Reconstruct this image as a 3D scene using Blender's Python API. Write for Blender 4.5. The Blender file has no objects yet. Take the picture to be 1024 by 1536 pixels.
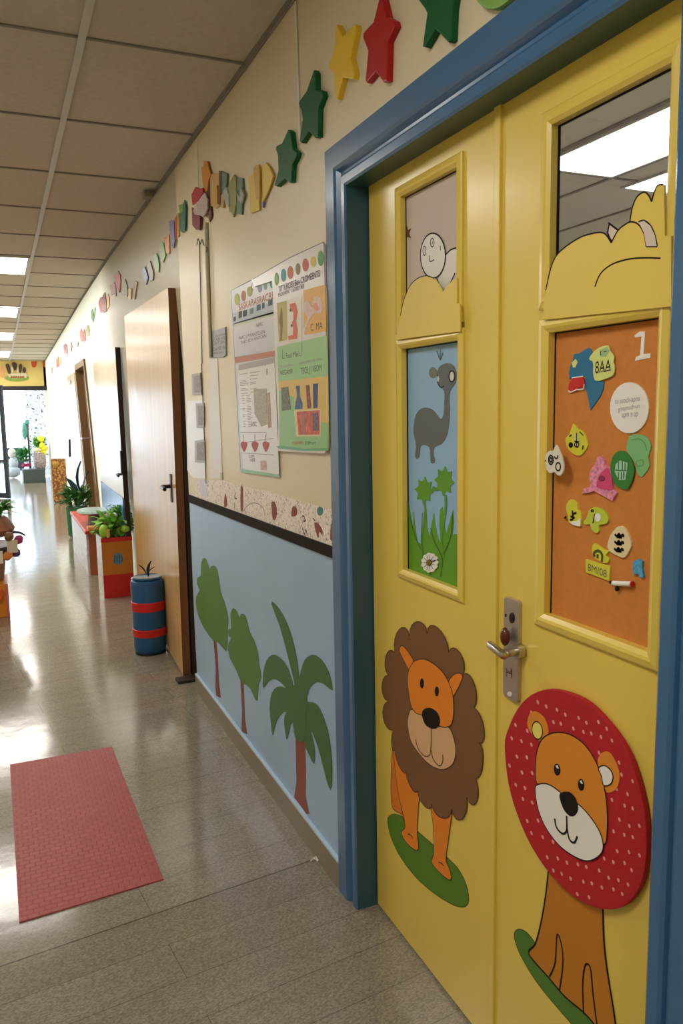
import bpy, bmesh, math, random
from mathutils import Vector, Matrix
from mathutils.geometry import tessellate_polygon
random.seed(7)
SC = bpy.context.scene
COL = SC.collection
# ------------------------------------------------------------------ camera
H = 1.5; FPX = 1178.0; PX0 = 512.0; PY0 = 768.0
_d = Vector((-5-PX0, 620-PY0, FPX)).normalized()
_v = Vector((672-PX0, 9600-PY0, FPX)).normalized()
_v = (_v - _d*_v.dot(_d)).normalized()
_Z = -_v; _X = _d.cross(_Z)
R = Matrix((_X, _d, _Z))                       # camera (x right, y down, z fwd) -> world
cam = bpy.data.cameras.new('camera'); camo = bpy.data.objects.new('camera', cam); COL.objects.link(camo)
cam.sensor_fit = 'VERTICAL'; cam.sensor_height = 36.0; cam.sensor_width = 24.0
cam.lens = 36.0*FPX/1536.0; cam.clip_start = 0.05; cam.clip_end = 200
r_ = R @ Vector((1,0,0)); u_ = R @ Vector((0,-1,0)); b_ = R @ Vector((0,0,-1))
camo.matrix_world = Matrix(((r_.x,u_.x,b_.x,0),(r_.y,u_.y,b_.y,0),(r_.z,u_.z,b_.z,H),(0,0,0,1)))
SC.camera = camo
# ------------------------------------------------------------------ light and exposure
PANEL = 13.5        # corridor ceiling panels
ROOM_PANEL = 16.0
SKY = 7.0
SC.view_settings.view_transform = 'Standard'; SC.view_settings.look = 'None'
SC.view_settings.exposure = 0.12; SC.view_settings.gamma = 1.0
try: SC.view_settings.use_curve_mapping = False
except Exception: pass
w = bpy.data.worlds.new('daylight'); SC.world = w; w.use_nodes = True
bg = w.node_tree.nodes['Background']; bg.inputs[0].default_value = (0.66,0.82,1.0,1); bg.inputs[1].default_value = SKY

# ------------------------------------------------------------------ helpers
def hexc(h):
    h = h.lstrip('#'); c = [int(h[i:i+2],16)/255 for i in (0,2,4)]
    return tuple(x/12.92 if x <= .04045 else ((x+.055)/1.055)**2.4 for x in c) + (1,)
MATS = {}
def mat(name, col, rough=.5, metal=0, spec=.5, noise=0, nscale=8, bump=0, bscale=60, emit=0, coat=0):
    if name in MATS: return MATS[name]
    m = bpy.data.materials.new(name); m.use_nodes = True; nt = m.node_tree; b = nt.nodes['Principled BSDF']
    c = hexc(col) if isinstance(col, str) else col
    b.inputs['Base Color'].default_value = c; b.inputs['Roughness'].default_value = rough
    b.inputs['Metallic'].default_value = metal; b.inputs['Specular IOR Level'].default_value = spec
    b.inputs['Coat Weight'].default_value = coat; b.inputs['Coat Roughness'].default_value = .15
    if emit:
        b.inputs['Emission Color'].default_value = c; b.inputs['Emission Strength'].default_value = emit
    tc = nt.nodes.new('ShaderNodeTexCoord')
    if noise:
        n = nt.nodes.new('ShaderNodeTexNoise'); n.inputs['Scale'].default_value = nscale; n.inputs['Detail'].default_value = 6
        r = nt.nodes.new('ShaderNodeMapRange'); r.inputs[1].default_value = .3; r.inputs[2].default_value = .7
        r.inputs[3].default_value = 1-noise; r.inputs[4].default_value = 1+noise
        mx = nt.nodes.new('ShaderNodeMix'); mx.data_type = 'RGBA'; mx.blend_type = 'MULTIPLY'; mx.inputs[0].default_value = 1
        mx.inputs[6].default_value = c
        nt.links.new(tc.outputs['Object'], n.inputs['Vector']); nt.links.new(n.outputs['Fac'], r.inputs[0])
        nt.links.new(r.outputs[0], mx.inputs[7]); nt.links.new(mx.outputs[2], b.inputs['Base Color'])
    if bump:
        n2 = nt.nodes.new('ShaderNodeTexNoise'); n2.inputs['Scale'].default_value = bscale; n2.inputs['Detail'].default_value = 3
        bp = nt.nodes.new('ShaderNodeBump'); bp.inputs['Strength'].default_value = bump; bp.inputs['Distance'].default_value = .01
        nt.links.new(tc.outputs['Object'], n2.inputs['Vector']); nt.links.new(n2.outputs['Fac'], bp.inputs['Height'])
        nt.links.new(bp.outputs[0], b.inputs['Normal'])
    MATS[name] = m; return m

def wloc(o):
    v = Vector((0,0,0))
    while o is not None: v += o.location; o = o.parent
    return v
def obj(name, bm, m, parent=None, smooth=False, label=None):
    bmesh.ops.recalc_face_normals(bm, faces=bm.faces[:])
    me = bpy.data.meshes.new(name)
    if parent is not None: org = wloc(parent); loc = Vector((0,0,0))
    else:
        cs = [v.co for v in bm.verts]
        org = Vector(((min(c.x for c in cs)+max(c.x for c in cs))/2, (min(c.y for c in cs)+max(c.y for c in cs))/2, min(c.z for c in cs))); loc = org
    for v in bm.verts: v.co -= org
    if smooth:
        for f in bm.faces: f.smooth = True
    bm.to_mesh(me); bm.free()
    o = bpy.data.objects.new(name, me); COL.objects.link(o); o.location = loc
    if parent is not None: o.parent = parent
    for mm in (m if isinstance(m, (list, tuple)) else [m]): me.materials.append(mm)
    if smooth:
        try: me.set_sharp_from_angle(angle=math.radians(38))
        except Exception: pass
    if label: o['label'] = label
    return o
def tag(o, label, cat, group=None, kind=None):
    o['label'] = label; o['category'] = cat
    if group: o['group'] = group
    if kind: o['kind'] = kind
    return o
def thing(name, label, cat, loc, group=None):
    o = bpy.data.objects.new(name, None); COL.objects.link(o); o.location = loc; o.empty_display_size = .05
    return tag(o, label, cat, group)
def struct(name, bm, m, parent=None, smooth=False):
    o = obj(name, bm, m, parent, smooth)
    if parent is None: o['kind'] = 'structure'
    return o
def ray(px, py): return R @ Vector((px-PX0, py-PY0, FPX))
def FL(px, py, z=0.0):
    r = ray(px, py); t = (z-H)/r.z; return Vector((r.x*t, r.y*t, z))
def YP(px, py, y):
    r = ray(px, py); t = y/r.y; return Vector((r.x*t, y, r.z*t+H))
YEND = 18.6
def wallx(y, z):
    if y < 4.05: return .89
    top = .89 if y < 6.5 else .89 + (y-6.5)/(YEND-6.5)*.16
    bot = 1.04
    k = max(0, min(1, z/2.7)); return bot + (top-bot)*k
def WX(px, py, x):
    r = ray(px, py); t = x/r.x; return Vector((x, r.y*t, r.z*t+H))
def WP(px, py):
    x = .89
    for i in range(12):
        p = WX(px, py, x); x = wallx(p.y, p.z)
    return WX(px, py, x)
def TR(ox, oy, s, pts): return [(ox+u/s, oy+v/s) for u, v in pts]
def smooth_closed(pts, n=5):
    out = []; N = len(pts)
    for i in range(N):
        p0, p1, p2, p3 = [Vector(pts[(i+k-1) % N]) for k in range(4)]
        for j in range(n):
            t = j/n
            out.append(tuple(.5*((2*p1)+(p2-p0)*t+(2*p0-5*p1+4*p2-p3)*t*t+(3*p1-p0-3*p2+p3)*t**3)))
    return out
def smooth_open(pts, n=5):
    P = [Vector(pts[0])]+[Vector(p) for p in pts]+[Vector(pts[-1])]; out = []
    for i in range(1, len(P)-2):
        p0, p1, p2, p3 = P[i-1:i+3]
        for j in range(n):
            t = j/n
            out.append(tuple(.5*((2*p1)+(p2-p0)*t+(2*p0-5*p1+4*p2-p3)*t*t+(3*p1-p0-3*p2+p3)*t**3)))
    out.append(tuple(pts[-1])); return out
def oval(cx, cy, rx, ry, rot=0, n=20):
    c, s = math.cos(rot), math.sin(rot)
    return [(cx+rx*math.cos(a)*c-ry*math.sin(a)*s, cy+rx*math.cos(a)*s+ry*math.sin(a)*c) for a in [2*math.pi*i/n for i in range(n)]]
def prism(bm, pts, t, off=0.0, bevel=0, ax=Vector((1,0,0)), mi=0):
    """solid slab whose front face is the outline moved by -(off+t)*ax and back by -off*ax"""
    fr = [bm.verts.new(Vector(p)-ax*(off+t)) for p in pts]; bk = [bm.verts.new(Vector(p)-ax*off) for p in pts]
    n = len(pts)
    try: f1 = bm.faces.new(fr); f1.material_index = mi
    except Exception: return
    f2 = bm.faces.new(bk[::-1]); f2.material_index = mi
    side = []
    for i in range(n):
        f = bm.faces.new((fr[i], bk[i], bk[(i+1) % n], fr[(i+1) % n])); f.material_index = mi; side.append(f)
    for f in [f1, f2]+side: f.normal_update()
    if bevel:
        try: bmesh.ops.bevel(bm, geom=list(f1.edges), offset=bevel, segments=2, profile=.6, affect='EDGES', clamp_overlap=True)
        except Exception: pass
    # concave outlines: split ngons now so that normals stay right
    fs = [f for f in bm.faces if len(f.verts) > 4]
    for f in fs: f.normal_update()
    if fs: bmesh.ops.triangulate(bm, faces=fs, quad_method='BEAUTY', ngon_method='EAR_CLIP')
def stroke(bm, pts, wd, t=.0004, off=0.0, closed=False):
    """painted line: thin ribbon along 3D points on an x = const surface"""
    P = [Vector(p) for p in pts]; n = len(P); L = []; 
    for i in range(n):
        a = P[i-1] if (i > 0 or closed) else P[i]; b = P[(i+1) % n] if (i < n-1 or closed) else P[i]
        d = b-a; d.x = 0
        if d.length < 1e-7: d = Vector((0,0,1))
        d.normalize(); nn = Vector((0,-d.z,d.y)); L.append((P[i]-nn*wd/2, P[i]+nn*wd/2))
    X = Vector((1,0,0))
    fr = [(bm.verts.new(a-X*(off+t)), bm.verts.new(b-X*(off+t))) for a, b in L]
    bk = [(bm.verts.new(a-X*off), bm.verts.new(b-X*off)) for a, b in L]
    rng = range(n) if closed else range(n-1)
    for i in rng:
        j = (i+1) % n
        bm.faces.new((fr[i][0], fr[j][0], fr[j][1], fr[i][1])); bm.faces.new((bk[i][0], bk[i][1], bk[j][1], bk[j][0]))
        bm.faces.new((fr[i][0], bk[i][0], bk[j][0], fr[j][0])); bm.faces.new((fr[i][1], fr[j][1], bk[j][1], bk[i][1]))
def box(bm, x0, x1, y0, y1, z0, z1, bevel=0, mi=0):
    vs = [bm.verts.new((x, y, z)) for x in (x0, x1) for y in (y0, y1) for z in (z0, z1)]
    fs = [bm.faces.new([vs[i] for i in q]) for q in ((0,1,3,2),(4,6,7,5),(0,4,5,1),(2,3,7,6),(0,2,6,4),(1,5,7,3))]
    for f in fs: f.material_index = mi
    if bevel:
        es = list({e for f in fs for e in f.edges})
        bmesh.ops.bevel(bm, geom=es, offset=bevel, segments=2, profile=.6, affect='EDGES', clamp_overlap=True)
def B(*a, **k):
    bm = bmesh.new(); box(bm, *a, **k); return bm
def lathe(bm, cx, cy, prof, n=24, cap=True, sx=1, sy=1, mi=0):
    rings = []
    for r, z in prof:
        rings.append([bm.verts.new((cx+sx*r*math.cos(2*math.pi*i/n), cy+sy*r*math.sin(2*math.pi*i/n), z)) for i in range(n)])
    for a, b in zip(rings, rings[1:]):
        for i in range(n):
            f = bm.faces.new((a[i], a[(i+1) % n], b[(i+1) % n], b[i])); f.material_index = mi
    if cap:
        bm.faces.new(rings[0][::-1]).material_index = mi; bm.faces.new(rings[-1]).material_index = mi
def tube(bm, pts, r, n=8, cap=True, flat=1.0):
    P = [Vector(p) for p in pts]; rings = []; N = len(P); up = None
    rr = r if isinstance(r, (list, tuple)) else [r]*N
    for i in range(N):
        d = (P[min(i+1, N-1)]-P[max(i-1, 0)]).normalized()
        if up is None: up = Vector((0,0,1)) if abs(d.z) < .9 else Vector((0,1,0))
        s = d.cross(up).normalized(); up = s.cross(d).normalized()
        rings.append([bm.verts.new(P[i]+s*rr[i]*math.cos(2*math.pi*k/n)+up*rr[i]*flat*math.sin(2*math.pi*k/n)) for k in range(n)])
    for a, b in zip(rings, rings[1:]):
        for i in range(n): bm.faces.new((a[i], a[(i+1) % n], b[(i+1) % n], b[i]))
    if cap: bm.faces.new(rings[0][::-1]); bm.faces.new(rings[-1])
def blob(bm, c, rx, ry, rz, sub=2, jit=0):
    r = bmesh.ops.create_icosphere(bm, subdivisions=sub, radius=1)
    for v in r['verts']:
        k = 1+random.uniform(-jit, jit); v.co = Vector((c[0]+v.co.x*rx*k, c[1]+v.co.y*ry*k, c[2]+v.co.z*rz*k))
def leaf(bm, base, tip, wd, bend=.1, mi=0):
    """curved leaf blade with a centre fold"""
    b = Vector(base); t = Vector(tip); d = t-b; L = d.length
    s = d.cross(Vector((random.uniform(-.3,.3), random.uniform(-.3,.3), 1)))
    if s.length < 1e-5: s = Vector((1,0,0))
    s.normalize(); nrm = s.cross(d).normalized(); rows = []
    for k, f in ((0,.25),(.25,.8),(.5,1),(.75,.7),(1,.03)):
        p = b+d*k+nrm*bend*L*(4*k*(1-k)); rows.append([bm.verts.new(p-s*wd*f/2), bm.verts.new(p+nrm*-.12*wd), bm.verts.new(p+s*wd*f/2)])
    for a, c in zip(rows, rows[1:]):
        for i in (0, 1):
            f = bm.faces.new((a[i], a[i+1], c[i+1], c[i])); f.material_index = mi
def foliage(c, rad, h, n, L=.12, wd=.04, droop=.3):
    bm = bmesh.new()
    for i in range(n):
        a = random.uniform(0, 6.283); r = rad*math.sqrt(random.random())*.6; z = c[2]+random.uniform(0, h*.6)
        b = Vector((c[0]+r*math.cos(a), c[1]+r*math.sin(a), z))
        e = random.uniform(-.1, 1.2); t = b+Vector((math.cos(a)*math.cos(e), math.sin(a)*math.cos(e), math.sin(e)))*L*random.uniform(.7, 1.3)
        leaf(bm, b, t, wd*random.uniform(.7, 1.3), bend=droop*random.uniform(.2,1))
    for v in bm.verts:
        if v.co.y > 4.1: v.co.x = min(v.co.x, wallx(v.co.y, v.co.z)-.03-random.uniform(0, .02))
    return bm
def text(name, s, A, Bp, hgt, m, parent, x, t=.0004, shear=0):
    """lettering on an x = const surface, from A to B (3D baseline ends), letter height hgt"""
    cu = bpy.data.curves.new(name, 'FONT'); cu.body = s; cu.size = 1; cu.extrude = 0; cu.shear = shear
    to = bpy.data.objects.new(name, cu); COL.objects.link(to); bpy.context.view_layer.update()
    me = bpy.data.meshes.new_from_object(to.evaluated_get(bpy.context.evaluated_depsgraph_get()))
    bpy.data.objects.remove(to); bpy.data.curves.remove(cu)
    if not len(me.vertices): return None
    xs = [v.co.x for v in me.vertices]; ys = [v.co.y for v in me.vertices]
    x0, x1 = min(xs), max(xs); y1 = max(max(ys), .5)
    A = Vector(A); D = Vector(Bp)-A; org = wloc(parent)
    for v in me.vertices:
        u = (v.co.x-x0)/(x1-x0); z = v.co.y/y1*hgt
        v.co = Vector((x, A.y+D.y*u, A.z+D.z*u+z))-org
    me.name = name; o = bpy.data.objects.new(name, me); COL.objects.link(o); o.parent = parent; me.materials.append(m)
    return o
def centre(pts):
    n = len(pts); s = Vector((0,0,0))
    for p in pts: s += Vector(p)
    return s/n

# ------------------------------------------------------------------ materials
M_wall = mat('cream_wall_paint', '#ddd1b2', .42, noise=.03, nscale=1.5, bump=.06, bscale=90)
M_wallfar = mat('cream_gloss_wall_paint', '#ddd3bb', .38, noise=.04, nscale=1.2, bump=.05, bscale=6)
M_blue = mat('light_blue_wall_paint', '#9dbbda', .4, noise=.03, nscale=3, bump=.04, bscale=50)
M_ceil = mat('ceiling_tile_mineral', '#c6bcb1', .9, noise=.05, nscale=40, bump=.15, bscale=220)
M_grid = mat('ceiling_grid_metal', '#c9c6c2', .5)
M_gridd = mat('dark_ceiling_grid', '#8d857c', .7)  # darker tone for the cross bars and wall angle
M_rail = mat('dark_brown_rail', '#241c19', .75, spec=.15)
M_base = mat('taupe_skirting_vinyl', '#857866', .45)
M_basetop = mat('pale_blue_skirting_cap', '#b4cce0', .35)
M_frame = mat('steel_blue_gloss_paint', '#3d6a94', .25, noise=.05, nscale=5, bump=.03, bscale=30, coat=.3)
M_jamb = mat('dark_teal_jamb_paint', '#2f5560', .35)
M_door = mat('yellow_door_paint', '#e5ca5a', .33, noise=.025, nscale=2.5, bump=.03, bscale=25, coat=.15)
M_black = mat('black_ink', '#1d1614', .7, spec=.2)
M_white = mat('white_paper', '#ece9e4', .6)
M_cork = mat('orange_pinboard', '#cb8038', .85, noise=.05, nscale=60, bump=.1, bscale=400)
M_chrome = mat('satin_steel', '#b9b2ab', .28, metal=1)
M_dark = mat('dark_metal', '#2b2a2c', .4, metal=.6)
M_green = mat('leaf_green_paint', '#4a7d31', .5)

def glass(name, rough=0.0, tint='#eef2f2'):
    m = bpy.data.materials.new(name); m.use_nodes = True; b = m.node_tree.nodes['Principled BSDF']
    b.inputs['Base Color'].default_value = hexc(tint); b.inputs['Roughness'].default_value = rough
    b.inputs['Transmission Weight'].default_value = 1; b.inputs['IOR'].default_value = 1.45; return m
M_glass = glass('window_glass')

# floor: speckled plank vinyl, glossy
def floor_mat():
    m = bpy.data.materials.new('speckled_plank_vinyl'); m.use_nodes = True; nt = m.node_tree; L = nt.links.new
    b = nt.nodes['Principled BSDF']; b.inputs['Roughness'].default_value = .13; b.inputs['Specular IOR Level'].default_value = .65
    tc = nt.nodes.new('ShaderNodeTexCoord'); mp = nt.nodes.new('ShaderNodeMapping'); mp.inputs['Rotation'].default_value = (0,0,-.115)
    mp.inputs['Location'].default_value = (0,-.013,0)
    L(tc.outputs['Object'], mp.inputs[0])
    br = nt.nodes.new('ShaderNodeTexBrick'); br.inputs['Scale'].default_value = 1; br.inputs['Brick Width'].default_value = 1.25
    br.inputs['Row Height'].default_value = .155; br.inputs['Mortar Size'].default_value = .0012; br.inputs['Mortar Smooth'].default_value = .2
    br.inputs['Color1'].default_value = hexc('#8e8577'); br.inputs['Color2'].default_value = hexc('#878070'); br.inputs['Mortar'].default_value = hexc('#665d52')
    L(mp.outputs[0], br.inputs['Vector'])
    n1 = nt.nodes.new('ShaderNodeTexNoise'); n1.inputs['Scale'].default_value = 230; n1.inputs['Detail'].default_value = 4
    mp2 = nt.nodes.new('ShaderNodeMapping'); mp2.inputs['Scale'].default_value = (.6,1,1); L(mp.outputs[0], mp2.inputs[0]); L(mp2.outputs[0], n1.inputs['Vector'])
    r1 = nt.nodes.new('ShaderNodeMapRange'); r1.inputs[1].default_value = .35; r1.inputs[2].default_value = .65; r1.inputs[3].default_value = .72; r1.inputs[4].default_value = 1.25
    L(n1.outputs['Fac'], r1.inputs[0])
    n2 = nt.nodes.new('ShaderNodeTexNoise'); n2.inputs['Scale'].default_value = 22; n2.inputs['Detail'].default_value = 5
    mp3 = nt.nodes.new('ShaderNodeMapping'); mp3.inputs['Scale'].default_value = (.12,1,1); L(mp.outputs[0], mp3.inputs[0]); L(mp3.outputs[0], n2.inputs['Vector'])
    r2 = nt.nodes.new('ShaderNodeMapRange'); r2.inputs[1].default_value = .3; r2.inputs[2].default_value = .7; r2.inputs[3].default_value = .93; r2.inputs[4].default_value = 1.07
    L(n2.outputs['Fac'], r2.inputs[0])
    mm = nt.nodes.new('ShaderNodeMath'); mm.operation = 'MULTIPLY'; L(r1.outputs[0], mm.inputs[0]); L(r2.outputs[0], mm.inputs[1])
    # one open seam across the corridor
    sx = nt.nodes.new('ShaderNodeSeparateXYZ'); L(mp.outputs[0], sx.inputs[0])
    a = nt.nodes.new('ShaderNodeMath'); a.operation = 'SUBTRACT'; L(sx.outputs['Y'], a.inputs[0]); a.inputs[1].default_value = -9.455
    ab = nt.nodes.new('ShaderNodeMath'); ab.operation = 'ABSOLUTE'; L(a.outputs[0], ab.inputs[0])
    lt = nt.nodes.new('ShaderNodeMath'); lt.operation = 'GREATER_THAN'; L(ab.outputs[0], lt.inputs[0]); lt.inputs[1].default_value = .0022
    mrx = nt.nodes.new('ShaderNodeMapRange'); L(lt.outputs[0], mrx.inputs[0]); mrx.inputs[3].default_value = .25; mrx.inputs[4].default_value = 1
    m2 = nt.nodes.new('ShaderNodeMath'); m2.operation = 'MULTIPLY'; L(mm.outputs[0], m2.inputs[0]); L(mrx.outputs[0], m2.inputs[1])
    mx = nt.nodes.new('ShaderNodeMix'); mx.data_type = 'RGBA'; mx.blend_type = 'MULTIPLY'; mx.inputs[0].default_value = 1
    L(br.outputs['Color'], mx.inputs[6]); L(m2.outputs[0], mx.inputs[7]); L(mx.outputs[2], b.inputs['Base Color'])
    bn = nt.nodes.new('ShaderNodeTexNoise'); bn.inputs['Scale'].default_value = 9; L(mp.outputs[0], bn.inputs['Vector'])
    bp = nt.nodes.new('ShaderNodeBump'); bp.inputs['Strength'].default_value = .035; bp.inputs['Distance'].default_value = .02
    L(bn.outputs['Fac'], bp.inputs['Height']); L(bp.outputs[0], b.inputs['Normal'])
    return m
# ------------------------------------------------------------------ room shell
XD = .955                     # front face of the yellow doors
XL = -1.75                    # left wall of the corridor
YB = -3.2                     # wall behind the camera
struct('floor', B(XL, 5.2, YB, 27, -.08, 0), floor_mat())
def czh(y): return 2.7 if y < 9 else 2.7-(y-9)/(YEND-9)*.08
# ceiling slab follows the slight fall at the far end
bm = bmesh.new()
ys = [YB, 4.05, 9, YEND+.02]
lo = [[bm.verts.new((x, y, czh(y))) for x in (XL, 1.12)] for y in ys]; hi = [[bm.verts.new((x, y, czh(y)+.08)) for x in (XL, 1.12)] for y in ys]
for i in range(3):
    bm.faces.new((lo[i][0], lo[i+1][0], lo[i+1][1], lo[i][1])); bm.faces.new((hi[i][0], hi[i][1], hi[i+1][1], hi[i+1][0]))
ceil = struct('ceiling', bm, M_ceil)
# wall beside the doors (near): above, left and right of the doorway
YO0, YO1, ZO = .80, 2.045, 2.14      # rough opening
RZ0, RZ1 = WX(400,0,.89).z, 0
bm = bmesh.new()
box(bm, .89, 1.03, YO1, 4.05, 1.057, 2.7); box(bm, .89, 1.03, YO0, YO1, ZO, 2.7); box(bm, .89, 1.03, YB, YO0, 1.057, 2.7)
box(bm, .89, 1.03, YO1, 4.05, 0, 1.057, mi=1); box(bm, .89, 1.03, YB, YO0, 0, 1.057, mi=1)
wr = struct('wall_right', bm, [M_wall, M_blue])
# far part of the right wall, leaning very slightly, with the brown doorway
DY0, DY1, DZ = 9.45, 10.6, 2.02
bm = bmesh.new(); ysf = [4.05, 5, 6.5, 8, DY0, DY1, 12, 15, YEND+.02]; zs = [0, 1.0, DZ, 2.3, 2.72]
g = {(i, j): bm.verts.new((wallx(max(y, 4.051), z), y, z)) for i, y in enumerate(ysf) for j, z in enumerate(zs)}
for i in range(len(ysf)-1):
    for j in range(len(zs)-1):
        if ysf[i] == DY0 and j < 2: continue
        bm.faces.new((g[i, j], g[i+1, j], g[i+1, j+1], g[i, j+1]))
bmesh.ops.solidify(bm, geom=bm.faces[:], thickness=-.10)
struct('wall_right_far', bm, M_wallfar)
struct('wall_left', B(XL-.1, XL, YB, YEND+.1, 0, 2.78), M_wall)
struct('wall_back', B(XL-.1, 1.03, YB-.1, YB, 0, 2.78), M_wall)
# end wall: yellow header over an opening
M_header = mat('yellow_header_paint', '#e3cb7e', .6, noise=.03, nscale=3)
struct('wall_end', B(XL, 1.10, YEND, YEND+.12, 2.04, 2.72), M_header)
struct('trim_1', B(XL, 1.05, YEND-.04, YEND+.1, 1.985, 2.075), M_dark)
# entrance hall beyond
M_hall = mat('white_hall_paint', '#e8e8e8', .5)
struct('wall_hall', B(1.75, 1.85, YEND+.12, 27, 0, 3.2), M_hall)
struct('wall_hall_side', B(1.0, 1.85, YEND+.0, YEND+.12, 0, 3.2), M_hall)
struct('ceiling_hall', B(XL, 1.85, YEND+.12, 27, 3.2, 3.28), M_hall)
bm = bmesh.new()
for x in (XL, -.6, 1.15, 1.7): box(bm, x-.03, x+.03, 26.4, 26.48, 0, 3.2)
box(bm, XL, 1.75, 26.4, 26.48, 3.1, 3.2); box(bm, XL, 1.75, 26.4, 26.48, 0, .08)
struct('window_1', bm, M_dark)
# classroom behind the yellow doors, seen through the glazing
M_room = mat('classroom_wall_paint', '#e6e2dc', .7)
struct('wall_classroom', B(5.1, 5.2, YB, 7.0, 0, 2.7), M_room)
struct('wall_classroom_far', B(1.2, 5.2, 7.0, 7.1, 0, 2.7), M_room)
struct('wall_classroom_near', B(1.03, 5.2, YB-.1, YB, 0, 2.7), M_room)
M_ceil2 = mat('classroom_ceiling_tile', '#dad5cf', .9, bump=.1, bscale=200)
struct('ceiling_classroom', B(1.13, 5.2, YB, 7.1, 2.7, 2.78), M_ceil2)
bm = bmesh.new()
for x in (1.96, 2.56, 3.12, 3.72, 4.32): box(bm, x-.01, x+.01, YB, 7, 2.692, 2.7)
for y in (-2.76, -.66, 1.44, 3.47, 5.5): box(bm, 1.13, 5.1, y-.01, y+.01, 2.693, 2.7)
struct('trim_2', bm, mat('classroom_grid', '#8b8a86', .6))

# corridor ceiling grid
bm = bmesh.new(); pts = [YB, 9, YEND]
for a, b in zip(pts, pts[1:]):
    for xx in (.335, -1.0):
        v = [bm.verts.new(p) for p in ((xx-.012, a, czh(a)-.010), (xx+.012, a, czh(a)-.010), (xx+.012, b, czh(b)-.010), (xx-.012, b, czh(b)-.010))]
        u = [bm.verts.new(q.co+Vector((0,0,.012))) for q in v]
        bm.faces.new(v); bm.faces.new(u[::-1])
        for i in range(4): bm.faces.new((v[i], u[i], u[(i+1)%4], v[(i+1)%4]))
struct('trim_3', bm, M_grid)
bm = bmesh.new(); y = 2.815-.775*7
gy = []
while y < YEND: gy.append(y); y += .775
for y in gy: box(bm, XL, wallx(y+.01, 2.68)-.001, y-.006, y+.006, czh(y)-.006, czh(y)+.002)
struct('trim_4', bm, M_gridd)
# wall angle along the ceiling
bm = bmesh.new(); yy = [YB, 4.06, 6.5, 9, 12, 15, YEND]
for a, b in zip(yy, yy[1:]):
    def q(y): x = wallx(y, 2.7); z = czh(y); return [(x-.018, y, z-.003), (x-.002, y, z-.003), (x-.002, y, z-.014), (x-.004, y, z-.014), (x-.004, y, z-.006), (x-.018, y, z-.006)]
    A_ = [bm.verts.new(p) for p in q(a)]; B_ = [bm.verts.new(p) for p in q(b)]
    for i in range(6): bm.faces.new((A_[i], A_[(i+1)%6], B_[(i+1)%6], B_[i]))
struct('trim_5', bm, M_gridd)

# near wall trims: dark rail, skirting
def ribbon_wall(pts, x0, x1, bev=0):
    bm = bmesh.new(); prism(bm, [Vector((x1, y, z)) for y, z in pts], x1-x0, bevel=bev); return bm
yl, yr = 4.045, 2.112
struct('trim_6', ribbon_wall([(yl, 1.024), (yl, 1.063), (yr, 1.090), (yr, 1.055)], .883, .8905, .001), M_rail)
struct('trim_7', ribbon_wall([(YB, 1.024), (YB, 1.063), (.80, 1.063), (.80, 1.024)], .883, .8905, .001), M_rail)
struct('baseboard_right', B(.880, .8905, 2.108, 4.05, 0, .088), M_base)
struct('trim_8', B(.878, .8905, 2.108, 4.05, .088, .098, bevel=.002), M_basetop)
struct('baseboard_right_near', B(.880, .8905, YB, .76, 0, .088), M_base)
struct('baseboard_left', B(XL, XL+.012, YB, YEND, 0, .09), M_base)

# ------------------------------------------------------------------ door casing (steel blue)
def casing():
    # profile: (inset from outer edge, x of the surface)
    prof = [(0, .8905), (0, .884), (.003, .880), (.060, .880), (.068, .885), (.076, .897), (.082, .898), (.086, .892), (.092, .888), (.112, .888), (.118, .892), (.118, .960)]
    oy1, oy0, oz = 2.110, .747, 2.202
    def path(d): return [(oy1-d, 0), (oy1-d, oz-d), (oy0+d, oz-d), (oy0+d, 0)]
    bm = bmesh.new(); rows = []
    for d, x in prof: rows.append([bm.verts.new((x, y, z)) for y, z in path(d)])
    for a, b in zip(rows, rows[1:]):
        for i in range(3):
            f = bm.faces.new((a[i], a[i+1], b[i+1], b[i])); f.material_index = 1 if (a is rows[-2]) else 0
    # close the back against the wall and the ends
    bk = [bm.verts.new((.8905 if k < 9 else .960, *path(prof[0][0])[k])) if 0 else None for k in range(4)]
    return bm
fr = thing('door_frame', 'steel blue moulded door frame around the yellow double doors', 'door frame', (.89, 1.44, 0))
obj('casing', casing(), [M_frame, M_jamb], fr)
bm = bmesh.new(); box(bm, .9605, 1.029, 1.986, 2.04, 0, 2.135); box(bm, .9605, 1.029, .81, .858, 0, 2.135); box(bm, .9605, 1.029, .858, 1.986, 2.100, 2.135)
obj('lining', bm, M_jamb, fr)

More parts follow.
